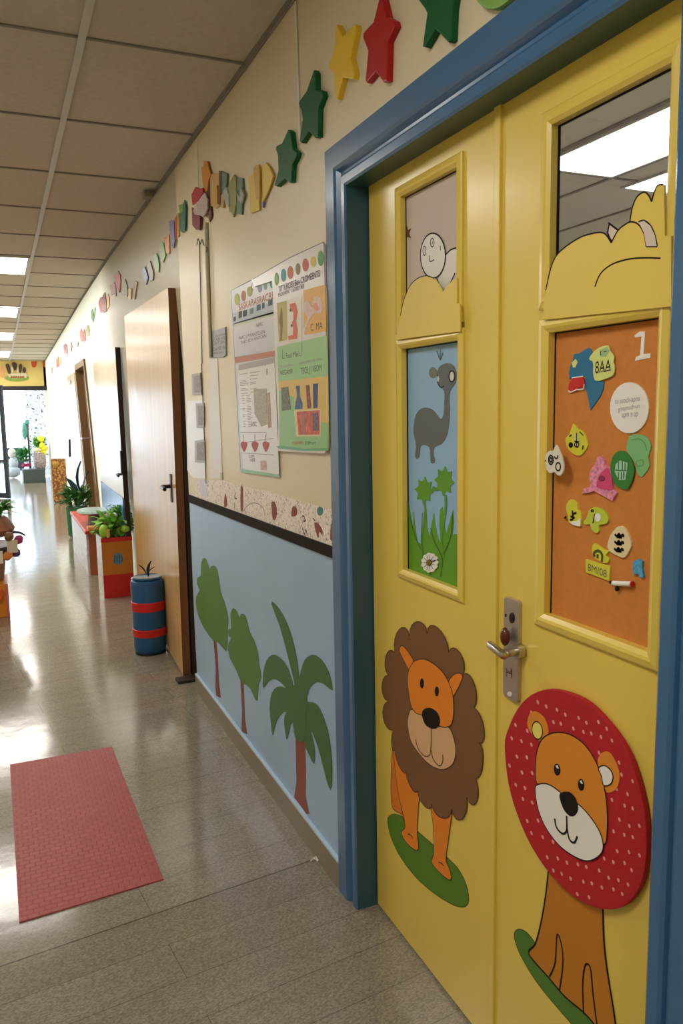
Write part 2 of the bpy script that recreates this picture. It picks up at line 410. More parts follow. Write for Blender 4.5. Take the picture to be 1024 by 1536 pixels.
# ------------------------------------------------------------------ yellow doors
XG = .967                     # glass / pinboard plane inside the recess
def hole(lft, rgt, top, bot):
    return (WX(rgt[0], rgt[1], .948).y, WX(lft[0], lft[1], XG).y, WX(bot[0], bot[1], XG).z, WX(top[0], top[1], XG).z)
HUL = hole((608.7, 330), (683.2, 330), (645, 276), (645, 490)); HUL = (HUL[0], HUL[1], 1.705, HUL[3])
HLL = hole((611, 690), (685, 690), (648, 517), (648, 867))
HUR = hole((836, 260), (1000, 260), (915, 148), (915, 465)); HUR = (HUR[0], HUR[1], 1.70, HUR[3])
HLR = hole((829, 700), (979, 700), (909, 487), (897, 946))
def slab(y0, y1, z0, z1, holes, x0, x1):
    ysv = sorted({y0, y1, *[h[0] for h in holes], *[h[1] for h in holes]}); zsv = sorted({z0, z1, *[h[2] for h in holes], *[h[3] for h in holes]})
    bm = bmesh.new(); vt = {}
    def V(x, y, z):
        k = (x, y, z)
        if k not in vt: vt[k] = bm.verts.new(k)
        return vt[k]
    def solid(i, j):
        if i < 0 or j < 0 or i >= len(ysv)-1 or j >= len(zsv)-1: return False
        cy, cz = (ysv[i]+ysv[i+1])/2, (zsv[j]+zsv[j+1])/2
        return not any(h[0] < cy < h[1] and h[2] < cz < h[3] for h in holes)
    for i in range(len(ysv)-1):
        for j in range(len(zsv)-1):
            if not solid(i, j): continue
            a, b, c, d = ysv[i], ysv[i+1], zsv[j], zsv[j+1]
            bm.faces.new((V(x0,a,c), V(x0,b,c), V(x0,b,d), V(x0,a,d))); bm.faces.new((V(x1,a,c), V(x1,a,d), V(x1,b,d), V(x1,b,c)))
            if not solid(i-1, j): bm.faces.new((V(x0,a,c), V(x0,a,d), V(x1,a,d), V(x1,a,c)))
            if not solid(i+1, j): bm.faces.new((V(x0,b,c), V(x1,b,c), V(x1,b,d), V(x0,b,d)))
            if not solid(i, j-1): bm.faces.new((V(x0,a,c), V(x1,a,c), V(x1,b,c), V(x0,b,c)))
            if not solid(i, j+1): bm.faces.new((V(x0,a,d), V(x0,b,d), V(x1,b,d), V(x1,a,d)))
    return bm
def moulding(h, wd=.024, rnd=False, proud=.011):
    y0, y1, z0, z1 = h; bm = bmesh.new(); rows = []
    for d, x in ((-wd, XD+.001), (-wd, XD-proud*.55), (-wd+.003, XD-proud*.75), (-wd*.45, XD-proud), (-.006, XD-proud*.85), (.0015, XD-proud*.4), (.0015, XG)):
        rows.append([bm.verts.new((x, a, b)) for a, b in ((y0+d, z0+d), (y1-d, z0+d), (y1-d, z1-d), (y0+d, z1-d))])
    for a, b in zip(rows, rows[1:]):
        for i in range(4): bm.faces.new((a[i], a[(i+1) % 4], b[(i+1) % 4], b[i]))
    return bm
YGAP = 1.372
dl = bpy.data.objects.new('door_1', None); COL.objects.link(dl); dl.location = (XD, 1.68, 0); dl['kind'] = 'structure'
dr = bpy.data.objects.new('door_2', None); COL.objects.link(dr); dr.location = (XD, 1.11, 0); dr['kind'] = 'structure'
obj('door_leaf', slab(YGAP+.002, 1.984, .010, 2.098, [HUL, HLL], XD, .975), M_door, dl)
obj('door_leaf', slab(.861, YGAP-.002, .010, 2.098, [HUR, HLR], XD, .975), M_door, dr)
obj('overlap_strip', B(XD-.007, XD+.001, YGAP-.002, YGAP+.020, .012, 2.096, bevel=.002), M_door, dl)
obj('moulding', moulding(HLL), M_door, dl); obj('moulding', moulding(HLR, .026), M_door, dr)
obj('moulding', moulding(HUL), M_door, dl); obj('moulding', moulding(HUR, .026), M_door, dr)
for o, h in ((dl, HUL), (dl, HLL), (dr, HUR), (dr, HLR)):
    bm = bmesh.new(); g_ = .0035
    box(bm, XG-.002, XG+.0045, h[1]-g_, h[1]+.0005, h[2], h[3]); box(bm, XG-.002, XG+.0045, h[0], h[0]+g_*.4, h[2], h[3]); box(bm, XG-.002, XG+.0045, h[0]+g_*.4, h[1]-g_, h[3]-g_, h[3]+.0005)
    obj('gasket', bm, M_black, o)
for o, h in ((dl, HUL), (dr, HUR)):
    obj('glass_pane', B(XG+.001, XG+.005, h[0]-.001, h[1]+.001, h[2]-.001, h[3]+.001), M_glass, o)
obj('pinboard', B(XG, XG+.0075, HLR[0]-.001, HLR[1]+.001, HLR[2]-.001, HLR[3]+.001), M_cork, dr)
obj('back_panel', B(XG+.006, XG+.0075, HLL[0], HLL[1], HLL[2], HLL[3]), M_white, dl)

# ---- artwork builder: outline traced on a given wall plane
def art(name, px, x, m, parent, t=.0006, off=0.0, smooth=0, bevel=0, label=None):
    if smooth: px = smooth_closed(px, smooth)
    P = [(WX(u, v, x) if x else WP(u, v)) for u, v in px]
    bm = bmesh.new(); prism(bm, P, t, off, bevel); o = obj(name, bm, m, parent)
    if label: o['label'] = label
    return o
def lines(name, curves, x, wd, m, parent, off, closed=False, smooth=5):
    o = None
    for c in curves:
        bm = bmesh.new(); cl = closed
        if isinstance(c, tuple) and c and c[0] == 'c': cl = True; c = c[1]
        q = (smooth_closed(c, smooth) if cl else smooth_open(c, smooth)) if smooth else c
        stroke(bm, [(WX(u, v, x) if x else WP(u, v)) for u, v in q], wd, .0003, off, cl)
        o = obj(name, bm, m, parent)
    return o

# ---- painted hills across the two upper windows
TU = lambda p: TR(780, 80, 3.656, p)
hill = [(150,1300),(160,1250),(175,1190),(205,1115),(260,1060),(300,1030),(340,1010),(400,990),(450,983),(480,995),(497,1015),(510,1040),(525,1005),(545,975),(585,940),(612,925),(625,850),(650,790),(672,766),(690,762),(715,780),(732,815),(745,765),(760,730),(780,720),(800,722),(803,1000),(838,1002),(838,1388),(134,1462),(136,1385),(143,1335)]
hp = thing('painted_hill_panel', 'yellow scalloped hill cut-out across bottom of wide upper window', 'panel decoration', WX(900, 450, XD-.012))
art('board', TU(hill), XD-.0105, M_door, hp, t=.004)
lines('outline', [TU([(150,1300),(175,1190),(205,1115),(260,1060),(340,1010),(400,990),(450,983),(480,995),(510,1040)]), TU([(510,1040),(545,975),(585,940),(620,925),(660,940),(690,990),(702,1060)]),
                  TU([(612,925),(625,850),(650,790),(690,762),(715,780),(732,815)]), TU([(732,815),(745,765),(760,730),(780,720),(798,722)]), TU([(660,925),(690,918),(725,945),(750,1000),(762,1060)]), TU([(702,1060),(762,1060)]),
                  TU([(420,1280),(450,1210),(510,1160),(600,1130),(700,1122),(780,1125)])], XD-.0105, .0024, M_black, hp, .0042)
art('cloud_patch', TU([(703,1058),(760,1058),(750,1000),(725,947),(690,920),(662,928),(690,985)]), XD-.0105, mat('pale_pink_paint', '#d9c8bd', .5), hp, t=.0005, off=.0041, label='pale pink curved patch')
art('peak_patch', TU([(487,985),(497,937),(545,970),(512,1032)]), XD-.0105, MATS['pale_pink_paint'], hp, t=.003, off=.0, label='pale pink peak with black top')
lines('peak_outline', [TU([(487,985),(497,935)]), TU([(492,930),(518,950),(548,972)]), TU([(487,985),(498,1012),(511,1035)])], XD-.0105, .003, M_black, hp, .0034, smooth=0)
T5 = lambda p: TR(560, 200, 2.195, p)
hq = thing('painted_hill_panel', 'small yellow round hill cut-out under the egg face drawing', 'panel decoration', WX(640, 440, XD-.012))
art('board', T5([(79,680),(84,640),(95,600),(105,548),(125,503),(150,478),(180,469),(205,478),(220,500),(232,524),(245,505),(265,484),(279,478),(280,560),(289,562),(290,652)]), XD-.0105, M_door, hq, t=.004)
lines('outline', [T5([(93,600),(105,548),(125,503),(150,478),(180,469),(205,478)])], XD-.0105, .002, M_black, hq, .0042)
eg = thing('egg_face_drawing', 'round white smiling face drawing with wing behind narrow upper window', 'drawing', WX(650, 390, XG-.001))
art('wing', T5([(237,402),(255,384),(271,378),(276,400),(276,460),(232,526),(210,478)]), XG, M_white, eg, t=.0008, off=.0002)
lines('wing_outline', [T5([(237,402),(255,384),(274,377)]), T5([(210,478),(221,505),(232,526),(250,500),(270,460)])], XG, .0032, M_black, eg, .0011)
art('face', T5(oval(198,403,41,74)), XG, M_white, eg, t=.0008, off=.0012)
lines('face_outline', [('c', T5(oval(198,403,41,74,n=16)))], XG, .0034, M_black, eg, .0021)
lines('features', [('c', T5(oval(170,387,5,15,n=8))), ('c', T5(oval(196,360,6,14,n=8))), T5([(222,370),(223,385)]), T5([(187,402),(186,418),(192,422),(202,416)]), T5([(197,355),(196,365)])], XG, .0022, M_black, eg, .0021)
tag(art('star_sticker', T5([(107,290),(114,318),(124,313),(118,330),(124,345),(113,341),(107,348)]), XG, mat('brown_felt', '#6e4232', .8), None, t=.001), 'small brown star stuck at edge of narrow upper window', 'sticker')
bm = B(XG-.0002, XG+.0006, HUL[0], HUL[1], HUL[2], HUL[3])
obj('privacy_film', bm, mat('pinkish_grey_film', '#cdbdb4', .6), dl)

# ---- dinosaur picture
dp = thing('dinosaur_picture', 'blue door window picture of grey long-necked dinosaur above green flowers', 'picture', WX(648, 850, XG))
obj('sky_sheet', B(XG+.0012, XG+.0058, HLL[0], HLL[1], HLL[2], HLL[3]), mat('sky_blue_print', '#8fb9dc', .45), dp)
XS = XG+.001
M_dino = mat('slate_grey_print', '#5c6368', .45)
art('dinosaur', T5([(133,960),(138,932),(150,912),(170,903),(195,910),(212,930),(222,940),(231,925),(233,890),(233,850),(216,832),(208,800),(215,772),(235,758),(258,760),(273,785),(271,820),(255,845),(250,870),(252,920),(248,965),(240,1000),(225,1022),(202,1034),(198,1056),(203,1078),(198,1087),(189,1083),(187,1060),(184,1034),(165,1026),(155,1034),(152,1062),(144,1072),(137,1062),(140,1035),(138,1012),(132,988)]), XS, M_dino, dp, smooth=3)
art('ear', T5(oval(196,788,13,18)), XS, mat('grey_olive_print', '#6f7468', .5), dp)
lines('hair', [T5([(208,716),(214,730),(220,747)]), T5([(221,712),(220,730),(220,747)]), T5([(229,722),(225,735),(220,747)])], XS, .003, M_dino, dp, .0006)
lines('face_marks', [T5([(212,795),(212,820),(222,836),(233,832)]), ('c', T5(oval(259,800,10,18,n=10)))], XS, .0026, M_black, dp, .0009)
art('eye', T5(oval(259,800,7,15)), XS, mat('eye_white', '#d9d6d6', .3), dp, off=.0007)
art('eye', T5(oval(214,808,3,10)), XS, MATS['eye_white'], dp, off=.0007)
M_gr1 = mat('bright_green_print', '#5c9a1f', .5); M_gr2 = mat('dark_green_print', '#3f7f22', .5)
art('grass', T5([(105,1448),(108,1190),(116,1215),(124,1262),(130,1300),(133,1246),(138,1300),(146,1345),(157,1352),(163,1290),(167,1245),(174,1236),(178,1300),(184,1330),(192,1285),(200,1250),(204,1290),(212,1330),(222,1352),(217,1290),(219,1240),(228,1228),(234,1290),(240,1320),(248,1290),(262,1238),(266,1280),(260,1325),(267,1318),(280,1322),(282,1500),(200,1475)]), XS, M_gr1, dp, off=.0001)
for c, rx, ry in (((168,1176), 31, 46), ((234,1145), 33, 50)):
    pts = []
    for k in range(16):
        a = 2*math.pi*k/16+.1; rr = 1.0 if k % 2 == 0 else .68; pts.append((c[0]+rx*rr*math.cos(a), c[1]+ry*rr*math.sin(a)))
    art('flower', T5(pts), XS, M_gr1, dp, off=.0008, smooth=3)
lines('stem', [T5([(168,1215),(172,1260),(160,1330),(168,1400),(185,1450)]), T5([(238,1190),(238,1240),(225,1330),(232,1400)]), T5([(195,1168),(208,1172)])], XS, .009, M_gr1, dp, .0012)
lines('blade_outline', [T5([(163,1250),(160,1340),(170,1410),(190,1455)]), T5([(190,1300),(205,1350),(228,1400),(222,1460)]), T5([(262,1250),(255,1330),(232,1385)]), T5([(120,1260),(140,1330),(158,1370)])], XS, .002, mat('deep_green_ink', '#2d5a1c', .5), dp, .0018)
bm = bmesh.new()
for k in range(11):
    a = 2*math.pi*k/11; q = oval(190+17*math.cos(a), 1413+22*math.sin(a), 11, 9, a, n=10)
    prism(bm, [WX(u, v, XS) for u, v in T5(q)], .003+.0003*(k % 2), .002)
obj('daisy_petals', bm, M_white, dp, label='white daisy petals')
lines('petal_marks', [T5([(190,1413), (190+20*math.cos(a), 1413+27*math.sin(a))]) for a in [k*.57+.3 for k in range(11)]], XS, .0013, M_black, dp, .0056, smooth=0)
art('daisy_centre', T5(oval(190,1413,8,10)), XS, mat('dark_yellow', '#7c6418', .6), dp, t=.002, off=.0058)

# ------------------------------------------------------------------ lion with brown mane
TL = lambda p: TR(540, 900, 3.073, p)
def closed(p): return ('c', p)
l1 = thing('lion_decoration', 'painted lion with scalloped brown mane standing on green grass, left door', 'wall decoration', WX(650, 1350, XD))
M_lo = mat('lion_orange', '#e8861a', .5); M_lo2 = mat('lion_leg_orange', '#d8781c', .5); M_mane = mat('brown_mane', '#7a5230', .6)
M_ol = mat('dark_brown_outline', '#3a1d12', .6); M_tan = mat('muzzle_tan', '#dcaf80', .55); M_grass = mat('grass_green', '#54801c', .5)
def outl(name, pts, x, wd, off, par, sm=4, m=None): return lines(name, [('c', pts)], x, wd, m or M_ol, par, off, smooth=sm)
gr = [(127,1020),(140,992),(170,988),(210,1010),(265,1065),(340,1130),(400,1185),(450,1235),(485,1300),(500,1360),(497,1400),(470,1415),(420,1400),(340,1350),(260,1280),(190,1190),(145,1100)]
art('grass_mound', TL(gr), XD, M_grass, l1, smooth=4); outl('mound_outline', TL(gr), XD, .0016, .0006, l1)
hn = [(157,640),(148,720),(143,850),(147,945),(165,972),(190,985),(205,1020),(188,940),(174,830),(162,720)]
art('tail', TL(hn), XD, M_lo2, l1, smooth=3, off=.0006); outl('tail_outline', TL(hn), XD, .002, .0012, l1)
lg = [(160,690),(200,760),(272,870),(270,960),(265,1070),(272,1135),(262,1153),(235,1137),(205,1103),(193,1068),(210,1045),(200,985),(180,900),(165,790)]
art('leg', TL(lg), XD, M_lo, l1, smooth=3, off=.0012); outl('leg_outline', TL(lg), XD, .002, .0018, l1)
lg2 = [(335,940),(420,960),(415,1060),(398,1190),(413,1235),(423,1275),(415,1290),(385,1270),(345,1230),(332,1200),(343,1160),(340,1050)]
art('leg', TL(lg2), XD, M_lo, l1, smooth=3, off=.0012); outl('leg_outline', TL(lg2), XD, .002, .0018, l1)
lines('claw_mark', [TL([(222,1078),(235,1082),(244,1095)]), TL([(365,1208),(378,1213),(388,1225)])], XD, .003, M_ol, l1, .0019)
cusp = [(232,165),(313,155),(412,240),(480,340),(527,495),(550,658),(537,822),(495,907),(425,960),(335,942),(270,877),(218,787),(165,692),(157,600),(135,465),(132,345),(163,240)]
peak = [(268,103),(362,133),(462,245),(530,395),(572,590),(568,745),(538,925),(472,1003),(385,1000),(300,945),(238,860),(188,770),(150,665),(112,540),(106,405),(124,262),(185,140)]
sc = []
for i in range(len(cusp)):
    a, pk, b = Vector(cusp[i]), Vector(peak[i]), Vector(cusp[(i+1) % len(cusp)])
    c2 = pk*2-(a+b)/2
    mid = (a+b)/2; c1 = a.lerp(b, .02)+(c2-mid)*.72; c3 = a.lerp(b, .98)+(c2-mid)*.72
    for j in range(8):
        t = j/8; sc.append(tuple(a*(1-t)**3+c1*3*t*(1-t)**2+c3*3*t*t*(1-t)+b*t**3))
art('mane', TL(sc), XD, M_mane, l1, t=.0012, off=.0018); outl('mane_outline', TL(sc), XD, .002, .003, l1, sm=0)
for e in ([(190,215),(205,212),(235,250),(252,288),(235,325),(208,280),(188,238)], [(413,378),(438,342),(468,337),(477,357),(462,395),(435,442),(425,420)]):
    art('ear', TL(e), XD, M_lo, l1, smooth=4, off=.003); outl('ear_outline', TL(e), XD, .002, .0036, l1)
mz = [(245,503),(290,530),(340,580),(410,582),(438,640),(446,700),(432,755),(385,780),(330,760),(280,710),(240,650),(224,570),(230,525)]
art('muzzle', TL(mz), XD, M_tan, l1, smooth=4, off=.0031); outl('muzzle_outline', TL(mz), XD, .002, .0037, l1)
fc = [(226,385),(230,325),(255,283),(300,271),(355,300),(400,350),(430,420),(438,500),(430,565),(410,583),(385,583),(340,560),(295,530),(262,518),(240,480)]
art('face', TL(fc), XD, M_lo, l1, smooth=4, off=.0038); outl('face_outline', TL(fc), XD, .002, .0044, l1)
art('nose', TL([(293,520),(305,500),(335,497),(365,520),(376,560),(362,588),(335,590),(310,575),(297,548)]), XD, M_black, l1, smooth=4, off=.0046)
for c in ((292,383), (361,420)): art('eye', TL(oval(c[0], c[1], 9, 23)), XD, M_black, l1, off=.0046)
lines('mouth', [TL([(334,588),(333,680),(325,715),(300,715),(272,678),(263,640)]), TL([(335,690),(345,735),(372,762),(387,745),(388,712)])], XD, .0022, M_ol, l1, .0047)

# ------------------------------------------------------------------ lion with red spotted mane
TQ = lambda p: TR(720, 880, 2.342, p)
l2 = thing('lion_decoration', 'lion with round red white-spotted mane sitting on grass, right door', 'wall decoration', WX(860, 1536, XD))
M_l2 = mat('lion_amber', '#dd8a28', .5); M_red = mat('red_felt', '#b21420', .75, bump=.15, bscale=300); M_body = mat('lion_body_ochre', '#c07a1c', .5)
g2 = [(120,1225),(135,1203),(165,1215),(200,1260),(260,1345),(330,1425),(400,1490),(450,1560),(500,1640),(490,1680),(440,1660),(380,1600),(290,1500),(200,1390),(140,1290)]
art('grass_mound', TQ(g2), XD, mat('grass_dark_green', '#4d7b2a', .5), l2, smooth=4)
outl('mound_outline', TQ(g2), XD, .0015, .0006, l2)
bd = [(245,960),(232,1080),(215,1180),(195,1255),(173,1290),(240,1370),(300,1440),(370,1500),(430,1570),(485,1610),(472,1500),(448,1350),(436,1240),(432,1100)]
art('body', TQ(bd), XD, M_body, l2, off=.0006)
lines('body_outline', [TQ([(245,960),(232,1080),(215,1180),(195,1255),(173,1290),(240,1370),(300,1440),(370,1500),(430,1570)]), TQ([(432,1100),(436,1240),(448,1350),(472,1500),(485,1610)]),
    TQ([(245,1370),(265,1320),(272,1222),(288,1262),(292,1330),(280,1420)]), TQ([(365,1500),(362,1400),(368,1340),(378,1325),(390,1345),(398,1430),(412,1540)])], XD, .004, M_black, l2, .0013)
mn = [(104,560),(115,500),(150,425),(200,375),(260,357),(330,370),(400,405),(470,475),(530,560),(570,660),(598,780),(606,880),(603,960),(585,1040),(545,1100),(495,1125),(430,1122),(350,1085),(270,1010),(200,910),(150,800),(118,690)]
XM = XD
art('mane', TQ(mn), XM, M_red, l2, t=.010, off=.004, smooth=3, bevel=.002)
OF = .0141
def inside(p, poly):
    r = False; n = len(poly)
    for i in range(n):
        a, b = poly[i], poly[i-1]
        if (a[1] > p[1]) != (b[1] > p[1]) and p[0] < (b[0]-a[0])*(p[1]-a[1])/(b[1]-a[1]+1e-9)+a[0]: r = not r
    return r
f2 = [(215,640),(222,570),(245,525),(290,507),(340,515),(390,550),(430,610),(455,680),(468,760),(470,840),(458,900),(400,850),(330,770),(290,720),(225,690)]
m2_ = [(216,705),(230,688),(262,688),(300,712),(335,745),(372,760),(412,803),(445,855),(457,905),(445,935),(410,955),(370,948),(310,910),(260,850),(228,780)]
cen = Vector((355, 740)); M_spot = mat('pink_spot_paint', '#e79a98', .6)
for i in range(-9, 16):
    for j in range(-5, 16):
        u = 110+i*36+(j % 2)*18+random.uniform(-6,6); v = 370+j*52+i*12+random.uniform(-8,8)
        c = (u, v)
        sh = tuple(cen+(Vector(c)-cen)*1.05)
        if not inside(sh, mn): continue
        big = [tuple(Vector((345,710))+(Vector(q)-Vector((345,710)))*1.07) for q in f2+[]]; bigm = [tuple(Vector((345,820))+(Vector(q)-Vector((345,820)))*1.1) for q in m2_]
        if inside(c, big) or inside(c, bigm): continue
        art('spot', TQ(oval(u, v, 3.8, 8, -.35, n=8)), XM, M_spot, l2, t=.0004, off=OF)
e1 = [(187,470),(195,442),(215,434),(243,452),(259,488),(258,515),(235,537),(205,515),(190,492)]; e1i = oval(223,500,18,31,-.15)
e2 = [(437,600),(452,577),(478,578),(503,620),(513,660),(502,703),(470,717),(458,690),(440,640)]; e2i = [(440,632),(460,622),(482,638),(491,663),(482,687),(458,692),(450,660)]
for e, ei, mm, lab in ((e1, e1i, mat('pale_yellow_felt', '#e8d96c', .7), 'ear with pale yellow inside'), (e2, e2i, M_white, 'ear with white inside')):
    er = art('ear', TQ(e), XM, M_l2, l2, t=.001, off=OF, smooth=4, label=lab)
    art('inner_ear', TQ(ei), XM, mm, er, off=OF+.001, smooth=2); outl('inner_ear_outline', TQ(ei), XM, .0022, OF+.0016, er, m=M_black)
art('face', TQ(f2), XM, M_l2, l2, t=.0012, off=OF, smooth=4); outl('face_outline', TQ(f2), XM, .0024, OF+.0012, l2, m=M_black)
art('muzzle', TQ(m2_), XM, M_white, l2, t=.0008, off=OF+.0014, smooth=4); outl('muzzle_outline', TQ(m2_), XM, .0022, OF+.0022, l2, m=M_black)
art('nose', TQ([(303,730),(312,716),(338,715),(358,735),(369,772),(357,797),(337,797),(316,772)]), XM, M_black, l2, off=OF+.0024, smooth=4)
for c in ((293,637), (378,690)):
    ey = art('eye', TQ(oval(c[0], c[1], 11, 21, -.1)), XM, M_black, l2, off=OF+.0014)
    art('eye_glint', TQ([(c[0]-4, c[1]-14), (c[0]+3, c[1]-16), (c[0]+7, c[1]-4), (c[0]+1, c[1]-5)]), XM, M_white, ey, off=OF+.0021)
lines('mouth', [TQ([(328,798),(328,850),(312,860),(292,838),(286,808)]), TQ([(329,840),(338,880),(355,892),(366,870)])], XM, .0042, M_black, l2, OF+.0026)

# ------------------------------------------------------------------ door handle
pp = [(755,905),(757,899),(768,900),(775,905),(778,915),(777,1035),(773,1047),(766,1050),(757,1040),(754,1034)]
ya, yb_ = WX(777, 975, XD-.009).y, WX(754.5, 975, XD-.009).y; za, zb_ = WX(766, 1050, XD-.009).z, WX(766, 898, XD-.009).z; rc = .009
rp = [Vector((XD-.0002, (ya+rc if sy < 0 else yb_-rc)+rc*math.cos(a_), (za+rc if sz < 0 else zb_-rc)+rc*math.sin(a_))) for sy, sz, a0_ in ((1,1,0),(-1,1,1.5708),(-1,-1,3.1416),(1,-1,4.7124)) for a_ in [a0_+i*1.5708/4 for i in range(5)]]
bm = bmesh.new(); prism(bm, rp, .009, 0, .0015); dh = obj('handle_plate', bm, mat('brushed_plate_steel', '#c2b8b0', .38, metal=.85), dr, label='satin steel handle plate')
c0 = WX(777, 977, XD-.012)
def yz(px, py, x): return WX(px, py, x)
lp = [(XD-.008, c0.y, c0.z), (XD-.035, c0.y, c0.z), (XD-.048, c0.y+.006, c0.z-.001)]
p2 = WX(755, 983, XD-.055); p3 = WX(742, 973, XD-.055); p4 = WX(735, 967, XD-.05)
lp += [tuple(p2), tuple(p3), tuple(p4)]
bm = bmesh.new(); tube(bm, smooth_open(lp, 5), .0085, 12); obj('lever', bm, M_chrome, dh, smooth=True)
bm = bmesh.new(); tube(bm, [(XD-.004, c0.y, c0.z), (XD-.02, c0.y, c0.z)], .015, 16); obj('lever_rose', bm, M_chrome, dh, smooth=True)
kc = WX(757, 955, XD-.022)
bm = bmesh.new(); blob(bm, kc, .010, .012, .020); obj('turn_knob', bm, mat('dark_red_plastic', '#5a2418', .3), dh, smooth=True, label='dark red turn knob')
tube_b = bmesh.new(); tube(tube_b, [WX(764, 1041, XD-.006), WX(764, 1041, XD-.0135)], .005, 12); obj('screw', tube_b, M_chrome, dh)
art('key_cylinder', oval(768, 927, 3.6, 8), XD-.0092, M_dark, dh, t=.002)
art('screw_hole', oval(758.5, 923, 1.2, 2.6), XD-.0092, M_black, dh, t=.0006)
lines('engraved_mark', [[(760,1002),(760,1015)], [(762,1006),(765,1010),(767,1004)], [(767,1002),(767,1017)], [(759,1008),(768,1011)]], XD-.0092, .0012, M_black, dh, .0002, smooth=0)

# ------------------------------------------------------------------ pinboard stickers
T7 = lambda p: TR(840, 500, 6.827, p)
T8 = lambda p: TR(810, 630, 5.689, p)
def sticker(name, label, cat, px, m, t=.002, sm=3, off=0.0, bevel=.0006, group=None, x=None):
    x = x or XG
    P = [WX(u, v, x) for u, v in px]; c = centre(P)
    th = thing(name, label, cat, Vector((x-off, c.y, min(p.z for p in P))), group)
    art('card', px, x, m, th, t=t, off=off, smooth=sm, bevel=bevel)
    return th
M_ylw = mat('lime_yellow_card', '#d3cf3a', .5); M_ylp = mat('pale_lime_card', '#d6df85', .5); M_cream = mat('cream_card', '#e4d3a4', .5)
s = sticker('bird_cutout', 'blue parrot shaped paper cut-out at top left of orange pinboard', 'cut-out', T7([(100,470),(98,400),(105,350),(130,290),(150,210),(200,205),(260,165),(295,148),(325,165),(335,220),(345,330),(365,480),(455,495),(450,560),(420,640),(315,790),(300,700),(280,610),(262,560),(262,440),(210,440),(140,450)]), mat('teal_blue_card', '#1a6f98', .5), sm=0)
art('beak', T7([(100,580),(105,520),(140,465),(190,445),(245,455),(262,490),(262,545),(200,555),(180,590),(120,598)]), XG, mat('red_card', '#c8131c', .45), s, t=.0015, off=.0022, smooth=2, label='red beak')
lines('beak_edge', [T7([(135,455),(250,440)]), T7([(262,520),(250,568),(185,575),(125,602),(100,585)])], XG, .002, M_white, s, .0037, smooth=2)
art('eye', T7([(130,300),(170,262),(190,295),(165,350),(140,350)]), XG, M_ylp, s, off=.0022)
s = sticker('note_tag', 'pale lime house shaped tag overlapping the blue cut-out', 'tag', T7([(312,262),(360,190),(430,140),(505,125),(530,180),(570,235),(562,295),(575,330),(570,400),(545,440),(470,470),(410,488),(370,475),(355,400),(358,320),(345,285)]), M_ylp, off=.0025, sm=2)
art('green_patch', T7([(425,175),(500,140),(525,180),(490,235),(435,245)]), XG, mat('mint_card', '#9dc58c', .5), s, off=.0046)
text('lettering', '8AA', WX(*T7([(378,412)])[0], XG), WX(*T7([(540,385)])[0], XG), .0205, M_black, s, XG-.0048)
lines('marks', [T7([(440,180),(435,225),(450,215)]), T7([(440,390),(540,375)]), T7([(470,190),(500,185)]), ], XG, .0012, M_black, s, .0053, smooth=0)
s = sticker('round_notice', 'round white notice with grey lettering below the number one', 'notice', T7(oval(719,763,199,262,.0,n=28)), M_white, t=.003, sm=0)
M_greyink = mat('grey_ink', '#9c9aa0', .6)
text('lettering', 'tu asoch-apna', WX(*T7([(575,722)])[0], XG), WX(*T7([(828,690)])[0], XG), .0085, M_greyink, s, XG-.0033)
text('lettering', 'g/mamuch-un', WX(*T7([(608,800)])[0], XG), WX(*T7([(825,762)])[0], XG), .008, M_greyink, s, XG-.0033)
text('lettering', 'apm n ap', WX(*T7([(645,860)])[0], XG), WX(*T7([(810,848)])[0], XG), .007, M_greyink, s, XG-.0033)
n1 = thing('number_one', 'white number 1 at the top right of the orange pinboard', 'number', WX(963, 540, XG))
text('numeral', '1', WX(952, 541, XG), WX(976, 538, XG), .0, M_white, n1, XG-.0005)
bpy.data.objects.remove([o for o in n1.children][0])
art('numeral', T7([(765,20),(800,-5),(815,-18),(870,-20),(868,60),(858,212),(928,205),(925,250),(768,282),(780,240),(822,225),(835,30),(770,42)]), XG, M_white, n1, t=.001)
s = sticker('leaf_cutout', 'mint green rounded leaf cut-out below the round white notice', 'cut-out', T8([(740,250),(750,190),(775,130),(830,122),(900,135),(945,190),(948,250),(930,310),(940,390),(905,450),(865,490),(830,440),(815,370),(760,290)]), mat('mint_green_card', '#7cba79', .5), sm=2)
lines('pencil_marks', [T8([(790,170),(850,160),(900,200),(915,260)]), T8([(830,350),(880,340),(885,385),(835,390),(825,355)])], XG, .0012, mat('faint_green_ink', '#5f9a66', .6), s, .0022)
s = sticker('leaf_cutout', 'deep green leaf cut-out with pale lettered patch, beside the pink one', 'cut-out', T8([(615,400),(630,320),(670,270),(725,262),(775,310),(812,390),(815,460),(765,588),(690,575),(640,530),(618,460)]), mat('deep_green_card', '#2e7d2f', .45), off=.0026, sm=2)
art('patch', T8([(665,375),(700,345),(765,365),(760,430),(745,510),(690,510),(655,440)]), XG, mat('pale_green_patch', '#a9cdb9', .5), s, off=.0048)
lines('patch_marks', [T8([(662,425),(700,430),(758,430)]), T8([(690,355),(688,420)]), T8([(722,350),(722,425)]), T8([(745,365),(745,425)]), T8([(690,445),(688,505)]), T8([(715,445),(712,505)]), T8([(735,440),(732,500)])], XG, .0022, MATS['deep_green_card'], s, .0055, smooth=0)
s = sticker('paper_flower', 'crumpled pink paper flower cut-out near the pinboard centre', 'cut-out', T8([(435,495),(440,440),(480,380),(505,320),(525,303),(560,335),(572,385),(612,410),(625,470),(640,590),(668,620),(630,690),(560,650),(478,605),(430,620),(372,628),(385,585),(440,570),(445,530)]), mat('pink_patterned_paper', '#de8aa4', .55, noise=.35, nscale=160), t=.005, sm=0)
art('centre_patch', T8([(500,570),(520,480),(560,430),(610,415),(640,590),(560,585)]), XG, mat('magenta_paper', '#d0416f', .5), s, off=.0052, smooth=2)
